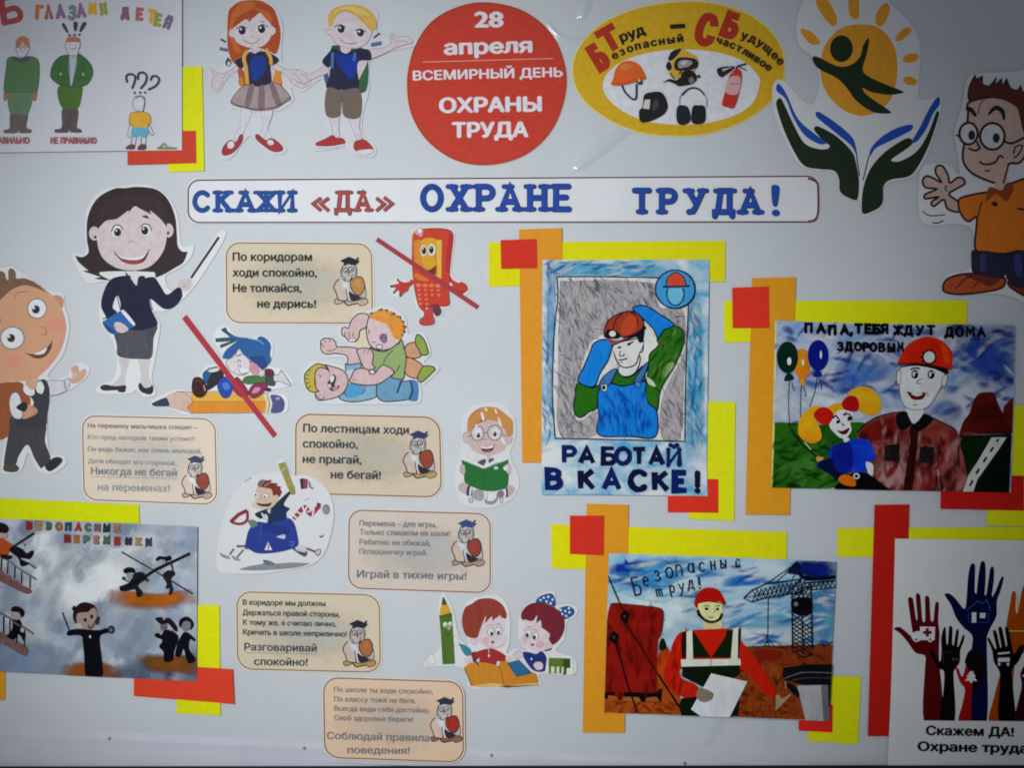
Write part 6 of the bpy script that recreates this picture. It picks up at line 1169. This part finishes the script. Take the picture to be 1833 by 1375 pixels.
# ---- crane painting
WC = (190, 198, 210)
A = Art('child_drawing', 'painting of a builder in orange with a paper, tower crane and red wagon', 'drawing', (1070, 980, 4.4348), 7.6, WC, gam=1.5)
A.part('paper').sheet((126, 172, 204), "88,45* 900,72 1890,112* 1860,700 1828,1372* 900,1348 48,1306*", .5, 'wash', False, (178, 196, 210))
A.clip("88,45 1890,112 1828,1372 48,1306")
A.part('sky').f((40, 130, 190), "340,110 700,100 760,170 600,230 560,300 380,330 180,300 220,240", 'soft', (110, 170, 206)).f((30, 66, 160), "105,190 130,140 200,120 220,92 250,120 320,105 360,150 340,190 260,190 240,225 170,220", 'soft', (36, 84, 176)).f((196, 206, 214), "90,330 300,400 560,420 760,340 760,560 600,700 500,650 500,480 90,440", 'soft', (150, 186, 208))
A.frame(1280, 990, 4.4348)
A.f((40, 120, 186), "90,260 100,210 200,175 330,185 385,205 330,250 200,260", 'soft', (60, 140, 200)).f((80, 150, 190), "80,560 300,500 600,520 600,580 300,590", 'soft', (130, 176, 200)).f((56, 128, 180), "760,320 940,300 935,660 770,640", 'soft', (110, 160, 190)).f((196, 204, 212), "100,600 300,590 600,600 600,740 280,740 200,660", 'soft', (170, 190, 206)).f((22, 40, 110), "575,150 650,65 700,50 950,75 945,205 720,215 690,180", 'soft', (28, 56, 150)).f((22, 26, 50), "690,180 800,190 945,175 945,205 720,218").f((30, 50, 100), "570,150 650,65 700,190 640,170")
A.part('brush_strokes').brush("100,80 600,240 940,300 930,700 280,720 100,620 -500,300 -900,300 -900,100", [(60, 140, 196), (110, 176, 208), (200, 208, 216), (36, 110, 180), (206, 212, 218)], 140, 190, 34, -8, 10)
A.part('ground').F((160, 98, 50), "200,740 930,725 915,1340 100,1310 100,900", 'crayon', (120, 66, 32)).F((146, 84, 48), "200,740 930,725 925,880 200,900", 'crayon', (124, 66, 40)).l((50, 30, 24), 8, "290,735 330,745 400,735 500,748 600,742").l((50, 30, 24), 10, "770,745 820,725 880,730 925,700")
random.seed(4)
for k in range(26):
    x, y = random.uniform(200, 640), random.uniform(960, 1290); A.e((112, 52, 24), x, y, random.uniform(5, 18), random.uniform(4, 12), random.uniform(0, 90), 'crayon', (140, 76, 30))
A.frame(1070, 980, 4.4348)
A.part('ground').F((156, 96, 48), "48,1150 240,1150 480,860 560,800 640,1000 660,1340 48,1306", 'wash', (170, 96, 40)).f((180, 90, 34), "490,820 560,800 530,1000 470,980", 'wash', (150, 70, 30)).f((36, 54, 40), "485,810 490,740 520,720 545,790 530,810")
A.frame(1280, 990, 4.4348)
A.part('earth_strokes').brush("230,760 920,740 910,1330 110,1300", [(110, 54, 26), (150, 90, 48), (170, 110, 60), (96, 50, 26), (140, 62, 32)], 150, 90, 24, 14, 40)
A.frame(1070, 980, 4.4348)
A.part('earth_strokes').brush("60,1220 640,1230 640,1330 60,1300", [(110, 60, 28), (170, 112, 56), (130, 76, 36)], 60, 90, 20, 5, 25)
A.part('wagon').f((132, 38, 28), "48,1140 55,800 75,540 100,450 140,440 300,455 480,480 515,510 510,640 480,720 465,900 460,1080 440,1150", 'wash', (150, 46, 32)).l((80, 26, 26), 7, "95,450 140,440 300,455 480,480 515,510 508,640 480,720").F((30, 20, 22), "48,1140 440,1150 510,1110 500,1225 380,1225 48,1195").F((160, 112, 60), "75,1170 150,1175 160,1210 85,1200").F((160, 116, 66), "190,1180 320,1185 345,1222 190,1212").F((160, 112, 60), "380,1190 460,1180 490,1218 375,1222")
A.part('wagon_strokes', 'wagon').brush("80,520 480,520 470,880 430,1120 70,1110", [(116, 30, 24), (160, 56, 40), (146, 44, 32)], 70, 160, 40, 84, 10)
A.part('signal_line').l((30, 24, 32), 11, "78,215 120,320 195,490").l((70, 22, 24), 12, "215,600 300,720 420,920 640,1260").l((40, 22, 26), 15, "480,1010 650,1270").l((26, 20, 26), 14, "130,740 180,880 220,1040 310,1300")
A.l((90, 26, 26), 9, "60,570 110,650")
for t, c in (("170,550 205,485 250,520 235,600 200,595", (210, 545)), ("85,715 120,655 165,690 150,765 120,760", (125, 710))): A.F((26, 22, 28), t); A.e((90, 74, 80), *c, 12, 12)
A.part('builder').f((186, 56, 30), "640,680 700,660 1020,640 1090,680 1150,760 1260,900 1420,1160 1385,1190 1310,1150 1190,1010 1120,960 660,960 660,1030 790,1100 760,1190 640,1170 540,1080 520,990 560,880 590,760", 'crayon', (170, 46, 28)).f((206, 190, 160), "835,590 840,640 900,655 970,640 975,580")
A.part('cloth_strokes', 'builder').brush("640,700 740,680 640,980 780,1110 650,1150 540,1060", [(160, 40, 24), (206, 80, 44), (190, 58, 30)], 40, 110, 26, 110)
A.part('vest', 'builder').F((34, 54, 30), "672,668 1110,650 1118,870 670,870").F((30, 50, 28), "665,940 1120,930 1120,1000 1000,1080 820,1100 665,1020").F((30, 48, 28), "660,1190 790,1180 740,1280 820,1335 660,1330 640,1250").F((30, 48, 28), "990,1325 1120,1150 1110,1330").F((186, 56, 32), "750,650 1020,640 1010,700 895,870", 'crayon', (176, 50, 30)).F((206, 208, 200), "700,665 745,655 752,880 700,885").F((206, 208, 200), "1070,640 1110,630 1105,880 1050,880").F((210, 212, 204), "655,885 1125,880 1130,930 660,942").l((60, 60, 56), 5, "895,885 890,945").f((60, 34, 44), "660,700 690,670 695,860 665,870").f((46, 36, 60), "1110,650 1130,640 1120,800 1108,830")
A.part('builder_head', 'builder').f((216, 202, 170), "790,470 810,430 960,420 985,470 975,550 930,590 870,585 810,540").l((50, 34, 30), 20, "790,490 810,540 860,580 910,588 960,565 980,520").l((50, 34, 30), 26, "790,500 805,540").e((40, 32, 34), 858, 484, 15, 11).e((40, 32, 34), 945, 486, 13, 11).l((90, 60, 50), 6, "835,465 860,458 880,466").l((90, 60, 50), 6, "925,466 950,458 965,466").l((150, 110, 90), 5, "918,480 925,505 910,512").l((120, 60, 60), 7, "875,545 895,552 915,545").f((176, 40, 28), "760,455* 775,380 830,325 890,315 960,340 1015,445* 990,450 960,430 800,435 790,480", 'crayon', (160, 36, 28)).l((110, 26, 24), 6, "790,440 880,425 1000,448")
A.part('paper_sheet').F((206, 208, 218), "895,995 1180,1060 1040,1345 820,1340 735,1280")
A.part('glove').f((150, 144, 136), "780,1150 815,1110 910,1150 900,1200 840,1225 790,1200", 'crayon', (130, 124, 120)).l((90, 84, 84), 5, "850,1160 910,1160").l((90, 84, 84), 5, "850,1185 900,1185")
A.frame(1280, 990, 4.4348)
A.part('glove').f((176, 160, 130), "475,1130 500,1120 520,1150 560,1130 600,1110 560,1160 500,1220 470,1245 475,1200", 'crayon', (140, 140, 130))
A.part('tower_crane'); CR = (34, 38, 56)
def cl(w, t): A.l(CR, w, t, True)
cl(9, "220,355 290,290 400,240 600,215 690,200"); cl(9, "220,355 285,385 400,350 590,318 690,310"); cl(5, "230,350 400,320 600,270 690,250")
for k in range(12):
    x = 290 + k * 34; y0, y1 = 290 - k * 7, 380 - k * 6
    cl(6, f"{x},{y0} {x+36},{y1-6}"); cl(6, f"{x},{y1} {x+36},{y0-6}")
cl(6, "390,245 500,170 640,75"); cl(6, "480,225 560,150 650,80"); cl(6, "600,215 650,90"); cl(9, "560,320 690,180")
cl(10, "690,235 945,215"); cl(10, "740,290 945,270")
for k in range(7): cl(7, f"{700+k*36},{232-k*3} {722+k*36},{284-k*3} {740+k*36},{230-k*3}")
cl(10, "600,310 605,760"); cl(10, "750,240 765,760"); cl(7, "680,480 690,790"); cl(8, "650,80 690,350")
for k in range(4): cl(8, f"{600+k*30},330 {690+k*22},{250}"); cl(7, f"{610+k*36},{350} {640+k*36},{300} {660+k*32},{355}")
A.f((20, 20, 28), "600,365 690,345 755,360 760,450 720,490 640,485 600,450").e((130, 130, 136), 632, 400, 18, 18)
for k in range(9): cl(9, f"603,{480+k*36} 690,{550+k*34} {765},{min(800, 610+k*34)}"); cl(6, f"605,{540+k*30} 690,{470+k*36} 762,{430+k*36}")
cl(6, "412,350 408,640"); cl(6, "408,640 395,660 412,680 380,735"); cl(6, "412,680 465,740"); cl(6, "400,690 425,735")
A.part('crane_load').f((122, 44, 26), "320,775 420,765 515,775 510,815 440,845 350,840 320,810", 'crayon', (142, 54, 30))
A.part('machine').F((22, 22, 28), "530,905 700,880 920,875 920,1040 700,1040 530,1000", 'crayon', (40, 42, 52)).l((110, 116, 126), 9, "540,990 620,960 700,940 915,945").l((80, 86, 96), 9, "590,1010 700,985 915,985").F((168, 172, 182), "640,1045 890,1040 900,1335 710,1330 680,1200").F((120, 124, 134), "830,1042 895,1040 900,1335 850,1333").F((60, 60, 68), "885,1040 915,1040 900,1210 890,1210").f((34, 38, 50), "560,1030 600,1030 655,1090 655,1140 600,1100 565,1060").l((150, 150, 130), 9, "545,1010 555,1070")
A.frame(1070, 980, 4.4348)
A.part('lettering')
for ch, x, y, h, sx, r in zip('Безопасный', (292, 362, 452, 540, 618, 712, 800, 892, 970, 1088), (376, 304, 264, 240, 222, 196, 188, 170, 160, 152), (140, 76, 80, 84, 86, 80, 72, 64, 64, 50), (.62, .95, .95, 1.1, 1.0, 1.0, 1.05, .95, .95, 1.0), (-14, -10, -10, -8, -6, -5, -4, -4, -3, 0)):
    A.hand(ch, x, y, h, 10, (22, 40, 80), sx, r)
A.part('lettering')
for ch, x, y, h, r in zip('труд!', (466, 572, 640, 712, 792), (384, 358, 346, 320, 318), (56, 60, 62, 60, 84), (-12, -12, -8, -8, -6)): A.hand(ch, x, y, h, 9 if ch != '!' else 14, (26, 34, 58), 1.15, r)
A.done()

# ---- raised hands poster
WR = (156, 160, 176)
A = Art('printed_poster', 'white poster of raised coloured hands with pictograms and two lines of text below', 'poster', (1490, 890, 2.8338), 7.6, WR, gam=1.7)
A.part('paper').sheet((158, 162, 176), "314,210* 1120,222* 1120,1400* 276,1362* 296,900", .5)
A.clip("300,212 1120,222 1120,1136 280,1130")
A.frame(1590, 990, 4.436)
A.part('hand', None, 'orange hand').f((138, 84, 20), "930,580 950,450 975,310 990,300 1005,320 1003,450 1015,480 1025,440 1060,270 1090,250 1150,300 1200,500 1180,640 1100,760 1010,850 985,1000 975,1150 900,1330 790,1330 830,1150 880,960 940,780").l((190, 160, 90), 7, "950,616 1100,620").l((180, 150, 70), 12, "1018,330 1020,450")
A.part('hand', None, 'blue hand').f((8, 32, 80), "440,330 480,322 530,365 590,440 608,420 625,200 640,110 660,80 682,100 680,220 680,310 692,320 705,200 725,80 745,62 762,85 765,210 758,330 770,330 800,130 815,105 832,125 830,220 815,340 840,310 880,210 900,182 908,205 880,310 855,380 850,500 800,600 775,680 775,1330 645,1330 650,800 660,660 590,590 530,510 490,410")
A.l((70, 100, 150), 5, "615,455 705,378 740,400 775,370 805,455", True).l((60, 90, 140), 5, "630,470 630,548 785,550 790,470", True).F((196, 206, 216), "655,470 692,470 690,550 655,552").F((190, 202, 214), "720,474 765,474 760,516 718,514")
A.part('hand', None, 'dark red hand').f((92, 20, 28), "38,600 80,585 120,610 185,660 175,560 160,450 150,360 170,348 190,365 215,530 225,520 215,400 212,330 230,318 248,340 265,540 285,540 285,420 285,350 302,338 320,360 330,530 350,540 365,400 380,385 395,400 390,540 400,640 395,760 400,900 420,1100 420,1325 275,1325 285,900 285,815 210,790 150,710 90,640").F((196, 190, 196), "245,582 365,585 360,690 245,690").f((196, 190, 196), "180,640 240,620 250,690 190,690").F((110, 24, 34), "290,595 315,595 315,615 338,618 338,642 315,642 315,662 290,662 290,642 268,640 268,618 290,616").e((196, 190, 196), 215, 685, 22, 20).e((196, 190, 196), 325, 685, 22, 20).e((110, 26, 34), 215, 685, 9).e((110, 26, 34), 325, 685, 9)
A.part('hand', None, 'small black hand with faint marks').f((26, 16, 18), "330,750 400,860 415,770 412,680 430,600 445,585 450,620 455,720 465,720 475,590 490,575 502,600 500,720 512,730 530,620 545,600 552,625 540,740 550,740 585,650 598,655 590,700 565,770 560,860 530,910 510,950 520,1325 405,1325 430,1100 435,940 390,910 330,800").l((70, 60, 64), 6, "430,880 432,780 500,785", True).l((110, 100, 104), 8, "505,830 512,850", True).l((110, 100, 104), 8, "535,830 540,850", True)
A.part('hand', None, 'red hand with a pale fir tree').f((136, 28, 38), "525,905 550,920 580,980 610,880 640,790 700,800 720,900 700,1040 660,1080 650,1200 640,1330 550,1330 580,1200 600,1080 560,1020", 'ink').f((40, 14, 30), "600,860 640,770 720,780 760,900 720,1040 660,1080 660,1000 620,900").F((206, 200, 196), "645,935 662,935 685,980 675,985 698,1015 660,1012 660,1028 640,1028 640,1012 598,1012 625,985 612,980")
A.part('hand', None, 'black hand with a pale bus').f((22, 14, 16), "778,680 795,675 840,760 850,750 822,620 838,610 855,640 880,750 890,740 865,600 880,582 895,600 925,740 935,730 918,590 935,590 950,620 970,720 990,800 1030,740 1075,735 1030,850 975,920 975,1000 1000,1250 1000,1330 870,1330 880,1000 870,930 830,860 815,770").F((186, 180, 184), "862,790 955,782 955,795 862,805").F((196, 190, 194), "862,830 955,828 955,860 860,862").e((186, 180, 184), 872, 880, 10, 14).e((186, 180, 184), 942, 880, 10, 14)
A.part('hand', None, 'purple hand cut by the picture edge').f((66, 18, 30), "1040,960 1075,880 1120,800 1160,1330 1000,1330 1010,1230 1050,1060").f((190, 180, 186), "1055,970 1075,960 1072,985")
A.clipq = None
A.frame(1490, 890, 2.8338)
A.part('text_line').txt('Скажем ДА!', 472, 1204, 46, (40, 22, 36), 440, 1, .06)
A.part('text_line').txt('Охране труда', 430, 1284, 46, (22, 30, 50), 552, 1.2, .06)
A.done()
